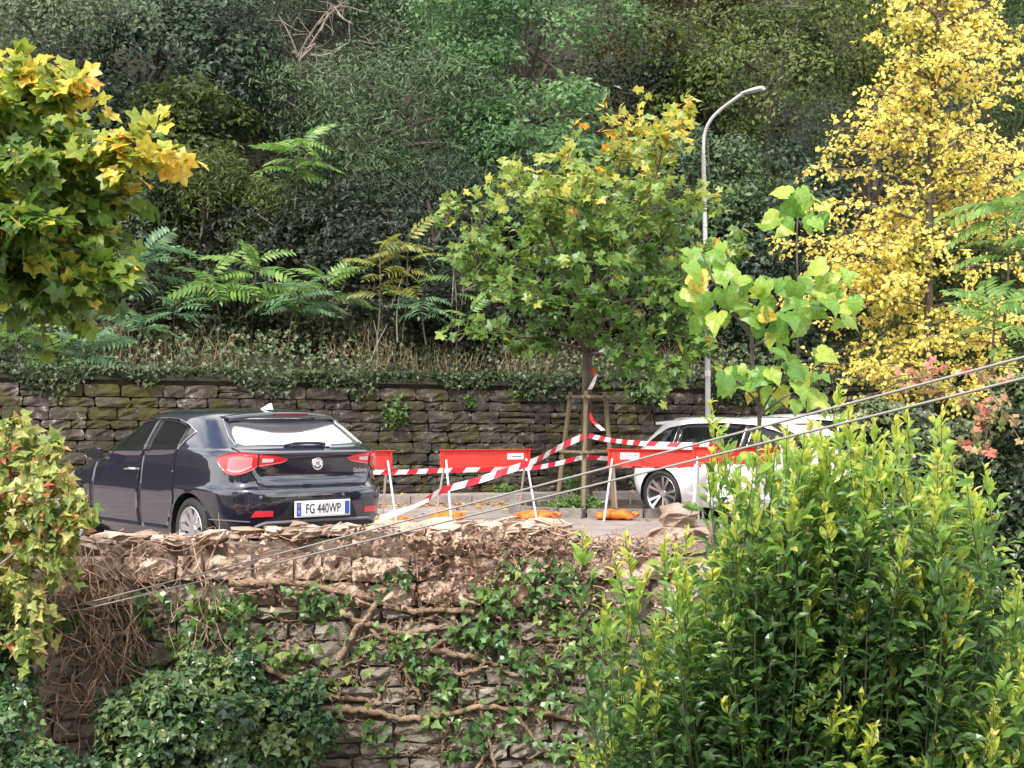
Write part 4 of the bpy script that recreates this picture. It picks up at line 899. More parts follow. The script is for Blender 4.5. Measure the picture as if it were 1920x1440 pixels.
# ---- wooded slope
PAL = {
 'pale': [(0, (.055, .075, .05)), (.5, (.13, .165, .11)), (1, (.24, .28, .18))],
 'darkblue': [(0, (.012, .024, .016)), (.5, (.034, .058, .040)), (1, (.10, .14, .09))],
 'olive': [(0, (.030, .042, .012)), (.5, (.085, .11, .030)), (1, (.21, .23, .07))],
 'grey': [(0, (.024, .044, .022)), (.5, (.066, .105, .054)), (1, (.18, .25, .14))],
 'light': [(0, (.035, .08, .032)), (.5, (.095, .175, .075)), (1, (.22, .33, .15))],
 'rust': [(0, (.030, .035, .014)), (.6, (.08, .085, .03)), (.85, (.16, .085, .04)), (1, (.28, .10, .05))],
 'dark': [(0, (.010, .014, .010)), (.5, (.025, .032, .022)), (1, (.065, .075, .05))],  # near black leaves; on some trees this colour stands in for deep shade
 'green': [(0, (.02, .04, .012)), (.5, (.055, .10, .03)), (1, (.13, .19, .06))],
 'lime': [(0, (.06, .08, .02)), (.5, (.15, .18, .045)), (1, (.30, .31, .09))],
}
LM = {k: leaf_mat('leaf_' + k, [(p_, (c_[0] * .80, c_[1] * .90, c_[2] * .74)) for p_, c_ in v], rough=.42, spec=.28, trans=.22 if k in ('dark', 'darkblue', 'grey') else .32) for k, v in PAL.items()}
def slope_tree(px, py, rx, ry, d, pal, label, tpl=OVAL4, size=.14, lobes=15, clumps=22, per=17, name='tree', cr=.38):
    c = at(px, py, d); s_ = d / F; r = np.array([rx * s_ * 1.12, max(rx, ry) * s_ * .6, ry * s_ * 1.12])
    u = np.dot(c[:2] - WA, WD); dd = -np.dot(c[:2] - WA, WN); zb = hill_z(u, max(dd, .3)) - .3
    root = thing(name, label, 'tree', (c[0], c[1] + r[1] * .3, min(zb, c[2] - r[2] * .3)), 0, 'trees on the wooded slope')
    b = np.array(root.location); tp = c + np.array([0, r[1] * .2, r[2] * .35])
    l = limb(root, 'trunk', [b, (b + tp) / 2 + rng.normal(size=3) * .15, tp], .11, .035)
    for _ in range(8):
        i = rng.integers(len(l) // 3, len(l) - 2); e = c + unit(rng.normal(size=3) + np.array([0, -.4, .2])) * r * .75
        limb(root, 'limb', [l[i], (l[i] + e) / 2 + np.array([0, 0, .15]), e + np.array([0, -.3 * r[1], 0])], .05, .014, M_paletwig if rng.uniform() < .35 else M_bark, n=6, k=4)
    P, D, N_, t = crown_points(c, r, lobes, clumps, per, cr)
    sz = size * rng.uniform(.72, 1.22) * rng.uniform(.6, 1.3, len(P)); g = Geo(); add_leaves(g, [OVAL4, SLIM, OVAL4][rng.integers(3)] if tpl is OVAL4 else tpl, P, D, N_, sz, t)
    o = g.build('crown', LM[pal], root); o['kind'] = 'stuff'; return root
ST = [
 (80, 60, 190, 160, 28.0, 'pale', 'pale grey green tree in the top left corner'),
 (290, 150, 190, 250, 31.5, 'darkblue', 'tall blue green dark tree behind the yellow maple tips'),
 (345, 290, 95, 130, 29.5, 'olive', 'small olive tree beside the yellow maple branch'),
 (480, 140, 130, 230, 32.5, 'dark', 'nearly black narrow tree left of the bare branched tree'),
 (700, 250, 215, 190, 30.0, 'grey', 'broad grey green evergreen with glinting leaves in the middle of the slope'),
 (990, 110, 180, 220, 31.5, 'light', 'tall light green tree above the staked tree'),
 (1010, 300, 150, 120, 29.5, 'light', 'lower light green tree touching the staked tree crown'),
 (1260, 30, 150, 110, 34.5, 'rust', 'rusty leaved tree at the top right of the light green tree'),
 (1240, 190, 105, 100, 33.5, 'dark', 'tree with deep shade put into its black leaf colour left of the street lamp head'),  # a patch of deep shade, given as a tree with black leaf colour
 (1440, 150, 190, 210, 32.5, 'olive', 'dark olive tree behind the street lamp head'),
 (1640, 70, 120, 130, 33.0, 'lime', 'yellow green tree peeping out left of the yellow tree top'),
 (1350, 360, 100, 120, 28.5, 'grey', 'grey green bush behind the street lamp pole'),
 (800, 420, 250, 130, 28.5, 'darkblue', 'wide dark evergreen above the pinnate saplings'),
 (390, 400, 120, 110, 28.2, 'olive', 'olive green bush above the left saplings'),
 (590, 470, 170, 110, 27.8, 'dark', 'bush with deep shade put into its black leaf colour behind the left saplings'),  # shade under the crowns put into the leaf colour
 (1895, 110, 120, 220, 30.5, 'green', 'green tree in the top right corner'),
 (1660, 400, 170, 260, 29.5, 'dark', 'tree with shade painted into its black leaves behind the yellow tree'),  # shade between the yellow layers painted as black leaves
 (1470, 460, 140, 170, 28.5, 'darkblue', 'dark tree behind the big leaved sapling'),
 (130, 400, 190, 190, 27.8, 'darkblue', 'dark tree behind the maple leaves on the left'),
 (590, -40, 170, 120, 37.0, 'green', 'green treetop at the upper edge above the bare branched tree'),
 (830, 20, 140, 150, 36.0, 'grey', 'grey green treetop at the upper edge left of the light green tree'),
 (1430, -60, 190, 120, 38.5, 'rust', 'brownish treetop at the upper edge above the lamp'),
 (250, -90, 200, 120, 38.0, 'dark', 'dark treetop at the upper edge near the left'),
 (1150, 500, 170, 130, 27.6, 'dark', 'bush with shade painted into its black leaves behind the staked tree crown'),  # shade behind the crown painted as black leaves
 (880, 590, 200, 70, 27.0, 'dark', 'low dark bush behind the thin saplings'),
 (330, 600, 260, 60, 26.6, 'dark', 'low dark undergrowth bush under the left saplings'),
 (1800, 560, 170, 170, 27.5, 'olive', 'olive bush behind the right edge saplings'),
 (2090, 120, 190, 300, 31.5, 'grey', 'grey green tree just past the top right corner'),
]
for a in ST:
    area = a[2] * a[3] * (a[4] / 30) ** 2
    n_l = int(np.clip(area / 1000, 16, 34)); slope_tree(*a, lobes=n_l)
# undergrowth all over the slope
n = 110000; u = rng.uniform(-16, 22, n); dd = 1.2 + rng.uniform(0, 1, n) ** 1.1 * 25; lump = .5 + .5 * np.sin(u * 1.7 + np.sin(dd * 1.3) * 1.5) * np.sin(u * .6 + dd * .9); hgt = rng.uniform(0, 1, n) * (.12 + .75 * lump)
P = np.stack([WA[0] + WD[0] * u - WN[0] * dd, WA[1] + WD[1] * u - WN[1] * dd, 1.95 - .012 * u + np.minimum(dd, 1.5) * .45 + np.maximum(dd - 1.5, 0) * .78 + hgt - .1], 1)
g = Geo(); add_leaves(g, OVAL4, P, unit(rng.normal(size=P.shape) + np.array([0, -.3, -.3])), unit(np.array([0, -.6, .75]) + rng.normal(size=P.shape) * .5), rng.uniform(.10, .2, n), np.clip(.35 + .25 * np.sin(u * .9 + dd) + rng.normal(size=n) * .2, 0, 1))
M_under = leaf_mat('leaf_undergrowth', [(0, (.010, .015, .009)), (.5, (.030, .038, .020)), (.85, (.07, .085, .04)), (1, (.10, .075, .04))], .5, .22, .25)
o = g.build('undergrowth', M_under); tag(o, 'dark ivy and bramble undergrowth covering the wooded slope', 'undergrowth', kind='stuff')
# bare branched tree
bt = thing('bare_tree', 'leafless tree with pale tangled branches near the top of the picture', 'tree', tuple(at(615, 330, 31.5)), 0)
l = limb(bt, 'trunk', A((615, 330, 31.5), (605, 220, 31.2), (560, 110, 30.6), (545, 95, 30.5)), .07, .045, M_twig)
for pts in (A((560, 110, 30.6), (540, 60, 30.4), (520, 25, 30.4)), A((560, 110, 30.6), (575, 70, 30.3), (625, 10, 30.2), (690, 20, 30.2)), A((560, 112, 30.5), (600, 50, 30.2), (620, 5, 30.2)), A((580, 120, 30.5), (615, 140, 30.2), (655, 142, 30.1)), A((625, 8, 30.2), (640, 30, 30.0), (660, 42, 30)), A((565, 105, 30.4), (590, 80, 30.2), (570, 90, 30)), A((600, 55, 30.2), (615, 25, 30.1), (650, -5, 30)), A((720, 135, 30), (775, 118, 29.8), (830, 85, 29.8)), A((575, 100, 30.4), (610, 100, 30.2), (660, 75, 30.1), (700, 80, 30))):
    l = limb(bt, 'branch', pts, .028, .010, M_paletwig, n=6)
    for _ in range(5):
        i = rng.integers(1, len(l)); e = l[i] + unit(rng.normal(size=3) * np.array([1, .5, 1])) * rng.uniform(.25, .6)
        limb(bt, 'branch', [l[i], (l[i] + e) / 2 + rng.normal(size=3) * .05, e], .010, .004, M_paletwig, n=4, k=3)
# bank above the wall: ivy, dry grass
M_bank = leaf_mat('leaf_bank', [(0, (.020, .034, .014)), (.35, (.06, .09, .035)), (.62, (.13, .165, .07)), (.85, (.15, .10, .055)), (1, (.25, .19, .12))], .42, .25)
n = 16000; u = rng.uniform(-14, 13, n); dd = rng.uniform(-.05, 2.6, n); lump = .5 + .5 * np.sin(u * 2.1 + np.sin(dd * 3)) * np.sin(u * .83 + 1) ; hgt = rng.uniform(0, 1, n) ** 1.5 * (.15 + .42 * lump)
z = 1.97 - .012 * u + np.minimum(np.maximum(dd, 0), 1.5) * .45 + np.maximum(dd - 1.5, 0) * .78 + hgt
P = np.stack([WA[0] + WD[0] * u - WN[0] * dd, WA[1] + WD[1] * u - WN[1] * dd, z], 1)
t = np.clip(.35 + .3 * np.sin(u * 1.3) * np.sin(u * .37 + 2) + rng.normal(size=n) * .17 + .12 * (dd / 2.6), 0, 1)
n2 = 11000; u2 = rng.uniform(-14, 13, n2); edge = .08 + .42 * np.clip(np.sin(u2 * 1.1 + .6) * np.sin(u2 * 2.7) + .25, 0, 1) + .05 * np.sin(u2 * 9); z2 = 2.12 - .012 * u2 - rng.uniform(0, 1, n2) ** 1.3 * edge
o2_ = .05 + rng.uniform(0, .16, n2); P2 = np.stack([WA[0] + WD[0] * u2 + WN[0] * o2_, WA[1] + WD[1] * u2 + WN[1] * o2_, z2], 1); t2 = np.clip(.25 + rng.normal(size=n2) * .14, 0, 1)
P = np.vstack([P, P2]); t = np.concatenate([t, t2]); g = Geo(); N_ = unit(np.array([0, -.7, .6]) + rng.normal(size=P.shape) * .5); D = unit(rng.normal(size=P.shape) + np.array([0, -.2, -.4]))
add_leaves(g, IVY, P, D, N_, rng.uniform(.05, .095, len(P)), t); o = g.build('bank_ivy', M_bank); tag(o, 'ivy and low weeds covering the bank above the stone wall', 'ground cover', kind='stuff')
M_dry = leaf_mat('dry_grass', [(0, (.10, .09, .04)), (.5, (.22, .17, .09)), (1, (.36, .28, .16))], .7, .3)
BLADE = fan([(0, -.02), (.6, -.014), (1, 0), (.6, .014), (0, .02)], (.5, 0), .3, .0)
n = 1100; cu = rng.choice([-6.3, -5.2, -2.4, -1.6, -.8, .3, 3.2], n) + rng.normal(size=n) * .38; dd = rng.uniform(.2, 2.0, n); P = np.stack([WA[0] + WD[0] * cu - WN[0] * dd, WA[1] + WD[1] * cu - WN[1] * dd, 1.95 - .012 * cu + np.minimum(dd, 1.5) * .45 + np.maximum(dd - 1.5, 0) * .78], 1)
g = Geo(); add_leaves(g, BLADE, P, unit(np.array([0, -.25, 1.0]) + rng.normal(size=P.shape) * .4), unit(np.array([0, -1.0, .2]) + rng.normal(size=P.shape) * .5), rng.uniform(.2, .5, n), rng.uniform(0, 1, n)); o = g.build('dry_grass', M_dry); tag(o, 'dry straw coloured grass in tufts on the bank', 'grass', kind='stuff')

# ---- pinnate saplings
def frond_geo(pairs=11, seed=0, mi=0):
    r = np.random.default_rng(seed); g = Geo(); s_ = np.linspace(0, 1, 10); rach = np.stack([s_ * .96, 0 * s_ + .03 * np.sin(s_ * 3), .12 * s_ - .50 * s_ ** 2.2], 1); g_tube(g, rach, np.linspace(.009, .004, 10), 4, cap=False, tint=.3)
    P, D, N_, S, T = [], [], [], [], []
    for k in range(pairs):
        q = .16 + .84 * k / pairs; p = np.array([np.interp(q, s_, rach[:, j]) for j in range(3)]); ln = .30 * (1 - .55 * abs(q - .5) ** 1.4 * 1.6) * r.uniform(.85, 1.1)
        for sd_ in (1, -1): P.append(p); D.append((.45, sd_ * 1.0, -.22 - .2 * r.uniform())); N_.append((.1, 0, 1)); S.append(ln); T.append(r.uniform(.2, .9))
    P.append(rach[-1]); D.append((1, 0, -.5)); N_.append((0, 0, 1)); S.append(.2); T.append(.6)
    add_leaves(g, fan([(0, 0), (.2, -.15), (.6, -.14), (1, 0), (.6, .14), (.2, .15)], (.45, 0), .25, .2), np.array(P, float), np.array(D, float), unit(np.array(N_) + r.normal(size=(len(P), 3)) * .15), np.array(S), np.array(T)); return g
FP = {'fresh': [(0, (.045, .11, .02)), (.5, (.11, .23, .045)), (1, (.27, .38, .10))], 'bluish': [(0, (.035, .085, .04)), (.5, (.085, .18, .085)), (1, (.22, .33, .17))], 'yellowish': [(0, (.07, .10, .02)), (.5, (.17, .20, .04)), (1, (.34, .30, .06))]}
FM = {k: [frond_geo(8 + s, s).mesh('frond', leaf_mat('frond_' + k, v, .4, .4)) for s in range(3)] for k, v in FP.items()}
def sapling(base, top, d, nf, L, pal, label, hang=0.0, spread=1.0):
    b, tp = at(*base, d), at(*top, d); root = thing('sapling', label, 'sapling', tuple(b), 0, 'pinnate leaved saplings on the bank')
    l = limb(root, 'stem', [b, (b + tp) / 2 + rng.normal(size=3) * .05, tp], .022, .010, M_twig, n=6)
    for i in range(nf):
        t = 1 - .5 * (i / nf) ** 1.4 * rng.uniform(.6, 1); p = l[int(t * (len(l) - 1))]; az = 2.399 * i + rng.uniform(-.4, .4); el = rng.uniform(-.15, 1.0) * (1 - .6 * i / nf) - hang
        dv = np.array([math.cos(az) * math.cos(el) * spread, math.sin(az) * math.cos(el) * .8 - .15, math.sin(el)]); up = np.array([rng.normal() * .45, -.35 + rng.normal() * .3, 1.0])
        tx, by_, nz_ = frames(dv[None], up[None]); tx, by_, nz_ = tx[0], by_[0], nz_[0]; s_ = L * rng.uniform(.62, 1.1); q = p - b
        M = Matrix(((tx[0] * s_, by_[0] * s_, nz_[0] * s_, q[0]), (tx[1] * s_, by_[1] * s_, nz_[1] * s_, q[1]), (tx[2] * s_, by_[2] * s_, nz_[2] * s_, q[2]), (0, 0, 0, 1)))
        link('frond', random.choice(FM[pal]), root, M)
for a in [
 ((300, 645), (262, 470), 25.4, 12, .95, 'bluish', 'pinnate sapling with long arching fronds beside the maple leaves'),
 ((420, 650), (395, 520), 25.6, 14, .9, 'fresh', 'bushy pinnate sapling left of the dry red leaves'),
 ((470, 640), (480, 490), 25.9, 14, .95, 'fresh', 'fresh green pinnate sapling above the dark car roof'),
 ((540, 650), (560, 545), 25.5, 14, .9, 'bluish', 'blue green pinnate sapling hanging over the bank'),
 ((600, 640), (610, 520), 25.9, 9, .8, 'fresh', 'pinnate sapling with upright light fronds right of the blue green one'),
 ((548, 440), (560, 265), 28.0, 15, .95, 'fresh', 'bright green pinnate sapling standing high on the slope'),
 ((705, 665), (712, 465), 25.6, 11, .75, 'yellowish', 'tall thin yellowing sapling with red stem'),
 ((752, 655), (764, 455), 25.8, 11, .75, 'yellowish', 'thin yellowing sapling right of the red stemmed one'),
 ((800, 650), (790, 560), 25.6, 12, .75, 'bluish', 'low dense pinnate sapling between the thin ones'),
 ((855, 655), (848, 480), 25.9, 6, .6, 'fresh', 'sparse sapling with bare forked branches beside the staked tree crown'),
 ((860, 640), (880, 590), 25.5, 8, .6, 'fresh', 'short bright sapling under the sparse one'),
 ((335, 640), (330, 575), 25.3, 12, .8, 'bluish', 'low pinnate sapling under the arching fronds'),
 ((110, 705), (105, 660), 23.9, 8, .75, 'fresh', 'fronds hanging over the wall top at the left'),
 ((165, 700), (160, 655), 24.0, 8, .75, 'bluish', 'darker fronds hanging over the wall beside the left ones'),
 ((40, 690), (30, 625), 23.8, 10, .7, 'fresh', 'fronds under the maple leaves at the left edge'),
 ((250, 680), (265, 610), 24.6, 8, .8, 'bluish', 'drooping fronds on the bank above the moss'),
 ((1860, 760), (1870, 560), 19.5, 16, .85, 'fresh', 'pinnate sapling right of the yellow tree trunk'),
 ((1880, 640), (1885, 360), 20.0, 18, .95, 'fresh', 'tall pinnate sapling at the right edge among yellow leaves'),
 ((1690, 690), (1640, 665), 24.0, 7, .5, 'bluish', 'small blue green sapling below the yellow tree branches'),
]: sapling(*a)
# bare forked stems of the sparse sapling, thin stems on the bank
g_root = thing('bare_sapling', 'thin bare forked sapling stems in front of deep shade', 'sapling', tuple(at(858, 655, 25.8)))
for pts in (A((845, 640, 25.8), (848, 560, 25.8), (852, 480, 25.8)), A((866, 545, 25.8), (880, 520, 25.8), (905, 490, 25.8)), A((855, 655, 25.8), (862, 600, 25.8), (868, 535, 25.8), (855, 510, 25.8)), A((868, 545, 25.8), (890, 535, 25.8), (912, 525, 25.8)), A((705, 700, 25.3), (708, 640, 25.4), (700, 600, 25.4)), A((690, 690, 25.2), (705, 650, 25.3), (725, 610, 25.4)), A((745, 640, 25.5), (744, 590, 25.5), (750, 540, 25.5)), A((735, 570, 25.5), (755, 520, 25.5), (770, 500, 25.5))):
    limb(g_root, 'stem', pts, .014, .007, M_paletwig, n=5)

# ---- small plants in the wall and at its foot
M_weed = leaf_mat('leaf_weed', [(0, (.025, .06, .015)), (.5, (.07, .15, .035)), (1, (.17, .26, .07))], .4, .35)
def tuft(px, py, d, rx, ry, n, size, label, tpl=IVY, m=None, name='wall_plant', cat='plant', group=None):
    c = at(px, py, d); root = thing(name, label, cat, tuple(c + np.array([0, .05, -ry * d / F])), 0, group); q = rng.normal(size=(n, 3)) * .45; q /= np.maximum(1, np.linalg.norm(q, axis=1))[:, None]
    P = c + q * np.array([rx, (rx + ry) / 3, ry]) * d / F; N_ = unit(np.array([0, -.7, .7]) + rng.normal(size=P.shape) * .5); D = unit(q * .8 + rng.normal(size=P.shape) * .7 + np.array([0, -.3, -.2]))
    g = Geo(); add_leaves(g, tpl, P, D, N_, size * rng.uniform(.7, 1.2, n), np.clip(.5 + .3 * q[:, 2] + rng.normal(size=n) * .2, 0, 1)); o = g.build('leaves', m or M_weed, root); o['kind'] = 'stuff'
    g = Geo(); b = np.array(root.location)
    for i in range(0, n, 6): g_tube(g, [b, (b + P[i]) / 2 + np.array([0, -.02, .02]), P[i]], .004, 4, cap=False)
    o = g.build('stems', M_stem_green, root); o['kind'] = 'stuff'
for a in [
 (742, 772, 24.55, 24, 30, 150, .085, 'bright green plant growing out of the middle of the stone wall'),
 (225, 765, 23.6, 18, 18, 70, .08, 'small green plant in the stone wall left of the dark car roof'),
 (880, 752, 24.9, 15, 14, 70, .07, 'tiny green plant near the top of the wall above the alone standing barrier'),
 (965, 738, 25.1, 20, 10, 70, .07, 'pale ivy sprig hanging at the wall top left of the stakes'),
 (1215, 735, 25.6, 40, 22, 260, .08, 'ivy clump hanging over the wall right of the staked tree'),
 (945, 920, 25.0, 26, 16, 130, .08, 'weed growing at the foot of the wall behind the alone standing barrier'),
 (740, 938, 24.2, 12, 14, 60, .07, 'weed at the foot of the wall behind the leftmost barrier leg'),
 (900, 895, 25.0, 16, 10, 60, .06, 'small weed low on the wall above the sandbag'),
 (1085, 905, 22.2, 30, 22, 90, .07, 'thin weeds around the middle stake'),
 (1210, 905, 25.3, 26, 18, 110, .07, 'weeds at the wall foot left of the white car'),
 (95, 860, 23.4, 30, 22, 90, .08, 'creeper sprig on the wall above the car bonnet'),
]: tuft(*a)
tuft(1075, 952, 21.1, 55, 20, 420, .10, 'dense low green plants at the foot of the stakes', OVAL, name='bed_plant')
# fallen leaves
M_fallen = leaf_mat('fallen_leaf', [(0, (.18, .08, .03)), (.4, (.38, .21, .05)), (.7, (.55, .36, .08)), (1, (.45, .30, .18))], .6, .2)
n = 1500; u = rng.uniform(-9, 8, n); ou = np.where(rng.uniform(size=n) < .7, 1.38 + np.abs(rng.normal(size=n)) * .35, rng.uniform(.15, 6, n)); P = np.stack([WA[0] + WD[0] * u + WN[0] * ou, WA[1] + WD[1] * u + WN[1] * ou, np.where(ou < 1.2, .118, .012)], 1)
g = Geo(); add_leaves(g, MAPLE, P, rnd_dirs(n, 0, .15), unit(np.array([0, 0, 1.0]) + rng.normal(size=(n, 3)) * .25), rng.uniform(.06, .12, n), rng.uniform(0, 1, n)); o = g.build('fallen_leaves', M_fallen); tag(o, 'yellow and brown fallen leaves along the kerb', 'leaves', kind='stuff')

# ---- staked maple in the bed
MP = [(0, (.035, .085, .018)), (.35, (.10, .20, .035)), (.62, (.22, .30, .06)), (.85, (.44, .43, .08)), (.95, (.64, .46, .06)), (1, (.66, .34, .05))]
mm = leaf_mat('leaf_staked_maple', MP, .42, .36); mo = band_mats('staked_maple', MP, 4, rough=.42, trans=.36)
bt_ = at(1098, 950, 21.6); tr = thing('staked_maple', 'young maple tree with green and some yellow leaves held by wooden stakes', 'tree', (bt_[0], bt_[1], .08))
tk = limb(tr, 'trunk', [np.array([bt_[0], bt_[1], .05])] + A((1100, 800, 21.6), (1101, 700, 21.6), (1102, 640, 21.6), (1103, 600, 21.6)), .085, .062)
P6 = []
for pts in [
 [(1102, 640, 21.6), (1085, 560, 21.6), (1070, 470, 21.5), (1060, 370, 21.4), (1065, 290, 21.4)], [(1103, 600, 21.6), (1120, 520, 21.7), (1140, 400, 21.8), (1165, 300, 21.8), (1185, 235, 21.8)],
 [(1103, 600, 21.6), (1150, 540, 21.6), (1220, 470, 21.5), (1280, 400, 21.4), (1330, 380, 21.3)], [(1103, 610, 21.6), (1160, 570, 21.2), (1250, 540, 20.9), (1340, 480, 20.8), (1390, 430, 20.8)],
 [(1102, 640, 21.6), (1040, 590, 21.5), (980, 560, 21.4), (920, 520, 21.3), (880, 470, 21.3)], [(1102, 650, 21.6), (1050, 600, 21.9), (960, 480, 22.1), (900, 420, 22.2), (870, 385, 22.2)],
 [(1102, 660, 21.6), (1040, 640, 21.2), (970, 630, 20.9), (910, 610, 20.8)], [(1102, 665, 21.6), (1160, 640, 21.1), (1230, 620, 20.8), (1300, 640, 20.6)],
 [(1102, 640, 21.6), (1070, 540, 21.0), (1030, 440, 20.6), (1000, 350, 20.6)], [(1103, 600, 21.6), (1130, 500, 21.0), (1180, 420, 20.6), (1230, 330, 20.5), (1245, 260, 20.5)],
 [(1103, 600, 21.6), (1130, 480, 22.4), (1180, 380, 22.8), (1240, 240, 22.9), (1265, 208, 22.9)], [(1102, 620, 21.6), (1060, 520, 22.5), (1010, 420, 22.8), (960, 330, 22.8)],
 [(1103, 600, 21.6), (1100, 500, 21.0), (1090, 420, 20.3), (1100, 340, 20.3)], [(1103, 610, 21.6), (1180, 580, 22.4), (1280, 520, 22.8), (1370, 470, 22.9)],
 [(1102, 655, 21.6), (1120, 600, 20.7), (1140, 560, 20.1), (1150, 500, 19.9)], [(1102, 660, 21.6), (1060, 610, 20.7), (1020, 570, 20.2), (960, 540, 20.0)],
 [(1102, 665, 21.6), (1150, 660, 20.7), (1210, 670, 20.3), (1260, 690, 20.3)]]:
    P6.append(limb(tr, 'branch', A(*pts), .032, .008, n=6))
P, D, N_, tw, tt = foliage_on(P6, 12.5, .62, 8, start=.28, up=.15, vs_=.6)
py = YH + F * (H - P[:, 2]) / P[:, 1]
tint = np.clip(.42 + rng.normal(size=len(P)) * .14 + np.clip((430 - py) / 600, -.15, .3) + (tt - .6) * .15 + (rng.uniform(size=len(P)) < .012) * .5, 0, 1)
twigs_part('twigs', tw, .007, M_twig, tr)
split_leaves(tr, 'maple', MAPLE, mm, mo, P, D, N_, .155 * rng.uniform(.65, 1.15, len(P)), tint, 290)

# ---- yellow tree on the right
YP = [(0, (.22, .29, .06)), (.2, (.52, .54, .10)), (.5, (.80, .71, .17)), (.8, (.85, .68, .16)), (1, (.78, .52, .16))]
ym = leaf_mat('leaf_yellow_tree', YP, .45, .38, tv=1.35); yo = band_mats('yellow_tree', YP, 3, rough=.45, trans=.38, tv=1.35)
DY = 23.6; yb = at(1742, 770, DY); yt = thing('yellow_tree', 'slender tree with layered bright yellow autumn leaves', 'tree', (yb[0], yb[1], .0))
tp_ = [np.array([yb[0], yb[1], -.05])] + A((1742, 650, DY), (1744, 450, DY), (1750, 250, DY), (1762, 60, DY), (1768, -120, DY)); tl_ = limb(yt, 'trunk', tp_, .085, .025)
YB = []
for py in np.linspace(745, -90, 150):
    wd = np.interp(py, [-100, 0, 100, 250, 450, 620, 745], [60, 110, 150, 190, 270, 260, 190]) * DY / F * rng.uniform(.35, 1.08)
    i = np.argmin(np.abs(YH + F * (H - tl_[:, 2]) / tl_[:, 1] - py)); p = tl_[i]; az = rng.uniform(0, 2 * math.pi); 
    if rng.uniform() < .6: az = rng.choice([0, math.pi]) + rng.normal() * .5
    dv = np.array([math.cos(az), math.sin(az) * .8, 0]); rise = np.interp(py, [0, 250, 500], [.75, .45, .12])
    pts = [p, p + dv * wd * .5 + np.array([0, 0, wd * rise * .5]), p + dv * wd + np.array([0, 0, wd * rise * .8 - .08])]
    YB.append(limb(yt, 'branch', pts, .020, .006, M_twig, n=5))
P, D, N_, tw, tt = foliage_on(YB, 16, .48, 7, start=.03, up=-.02, vs_=.55, droop=.5, nb=(0, -.6, .75), nj=.5)
P[:, 2] = P[:, 2]; tint = np.clip(.52 + rng.normal(size=len(P)) * .2 - .15 * (tt < .3), 0, 1)
twigs_part('twigs', tw, .005, M_twig, yt)
split_leaves(yt, 'round', ROUND, ym, yo, P, D, N_, .076 * rng.uniform(.65, 1.25, len(P)), tint, 290)

# ---- big leaved sapling
CP = [(0, (.10, .23, .04)), (.5, (.22, .38, .06)), (.88, (.38, .46, .08)), (1, (.62, .50, .08))]
cm = leaf_mat('leaf_big', CP, .4, .42, tv=1.5); co_ = band_mats('big', CP, 4, rough=.4, trans=.42, tv=1.5)
DC = 17.3; cb = at(1415, 990, DC); ct = thing('catalpa_sapling', 'young tree with big drooping heart shaped lime leaves on forked stems', 'tree', (cb[0], cb[1], 0))
CB = [limb(ct, 'stem', [np.array([cb[0], cb[1], 0])] + A((1424, 780, DC), (1412, 690, DC), (1410, 635, DC)), .03, .022, M_twig)]
for pts in ([(1410, 635, DC), (1370, 580, 17.1), (1345, 540, 17), (1315, 470, 17)], [(1410, 635, DC), (1400, 600, DC), (1420, 560, DC)], [(1410, 632, DC), (1440, 600, 17.4), (1470, 560, 17.3), (1500, 535, 17.2)], [(1412, 650, DC), (1460, 625, 17.5), (1520, 610, 17.5)],
            [(1495, 690, 17.8), (1497, 560, 17.8), (1495, 470, 17.8), (1497, 390, 17.8)], [(1497, 560, 17.8), (1540, 530, 17.7), (1580, 525, 17.7)], [(1424, 780, DC), (1450, 735, 17), (1490, 700, 16.9)], [(1424, 760, DC), (1390, 720, 17), (1365, 705, 17)], [(1424, 780, DC), (1470, 745, 16.8), (1510, 730, 16.8)]):
    CB.append(limb(ct, 'branch', A(*pts), .016, .008, M_twig, n=6))
cl = [(1315, 475), (1300, 510), (1330, 520), (1345, 465), (1285, 540), (1310, 560), (1340, 555), (1370, 500), (1395, 520), (1380, 545), (1420, 545), (1440, 520), (1455, 545), (1400, 575), (1430, 580), (1475, 545), (1490, 520), (1515, 525), (1470, 520), (1500, 555), (1530, 540), (1550, 555), (1560, 520), (1580, 540), (1600, 510), (1545, 500), (1525, 580), (1500, 600), (1470, 590), (1455, 620), (1610, 560), (1350, 590), (1590, 580), (1450, 655),
      (1475, 370), (1510, 365), (1495, 355), (1530, 380), (1470, 395), (1520, 400), (1480, 425), (1540, 405), (1465, 420), (1365, 700), (1390, 690), (1410, 710), (1440, 695), (1475, 690), (1500, 680), (1525, 700), (1495, 720), (1450, 725), (1420, 735), (1470, 745), (1515, 735), (1380, 725), (1490, 755), (1540, 745), (1445, 560), (1360, 540), (1330, 590), (1295, 480), (1530, 660), (1360, 480), (1320, 600), (1345, 500), (1435, 600), (1565, 600)]
q = np.array([at(a + rng.normal() * 6, b + rng.normal() * 6, DC + rng.uniform(-.45, .35) - .1) for a, b in cl for _ in range(2)]); n = len(q)
D = unit(rng.normal(size=(n, 3)) * np.array([.8, .5, .35]) + np.array([0, -.35, -.55])); N_ = unit(np.array([0, -.75, .6]) + rng.normal(size=(n, 3)) * .38)
leaf_t = rng.uniform(0, 1, n) ** 1.7
split_leaves(ct, 'heart', HEART, cm, co_, q, D, N_, .27 * rng.uniform(.55, 1.15, n), leaf_t, 290, 'small_leaves')

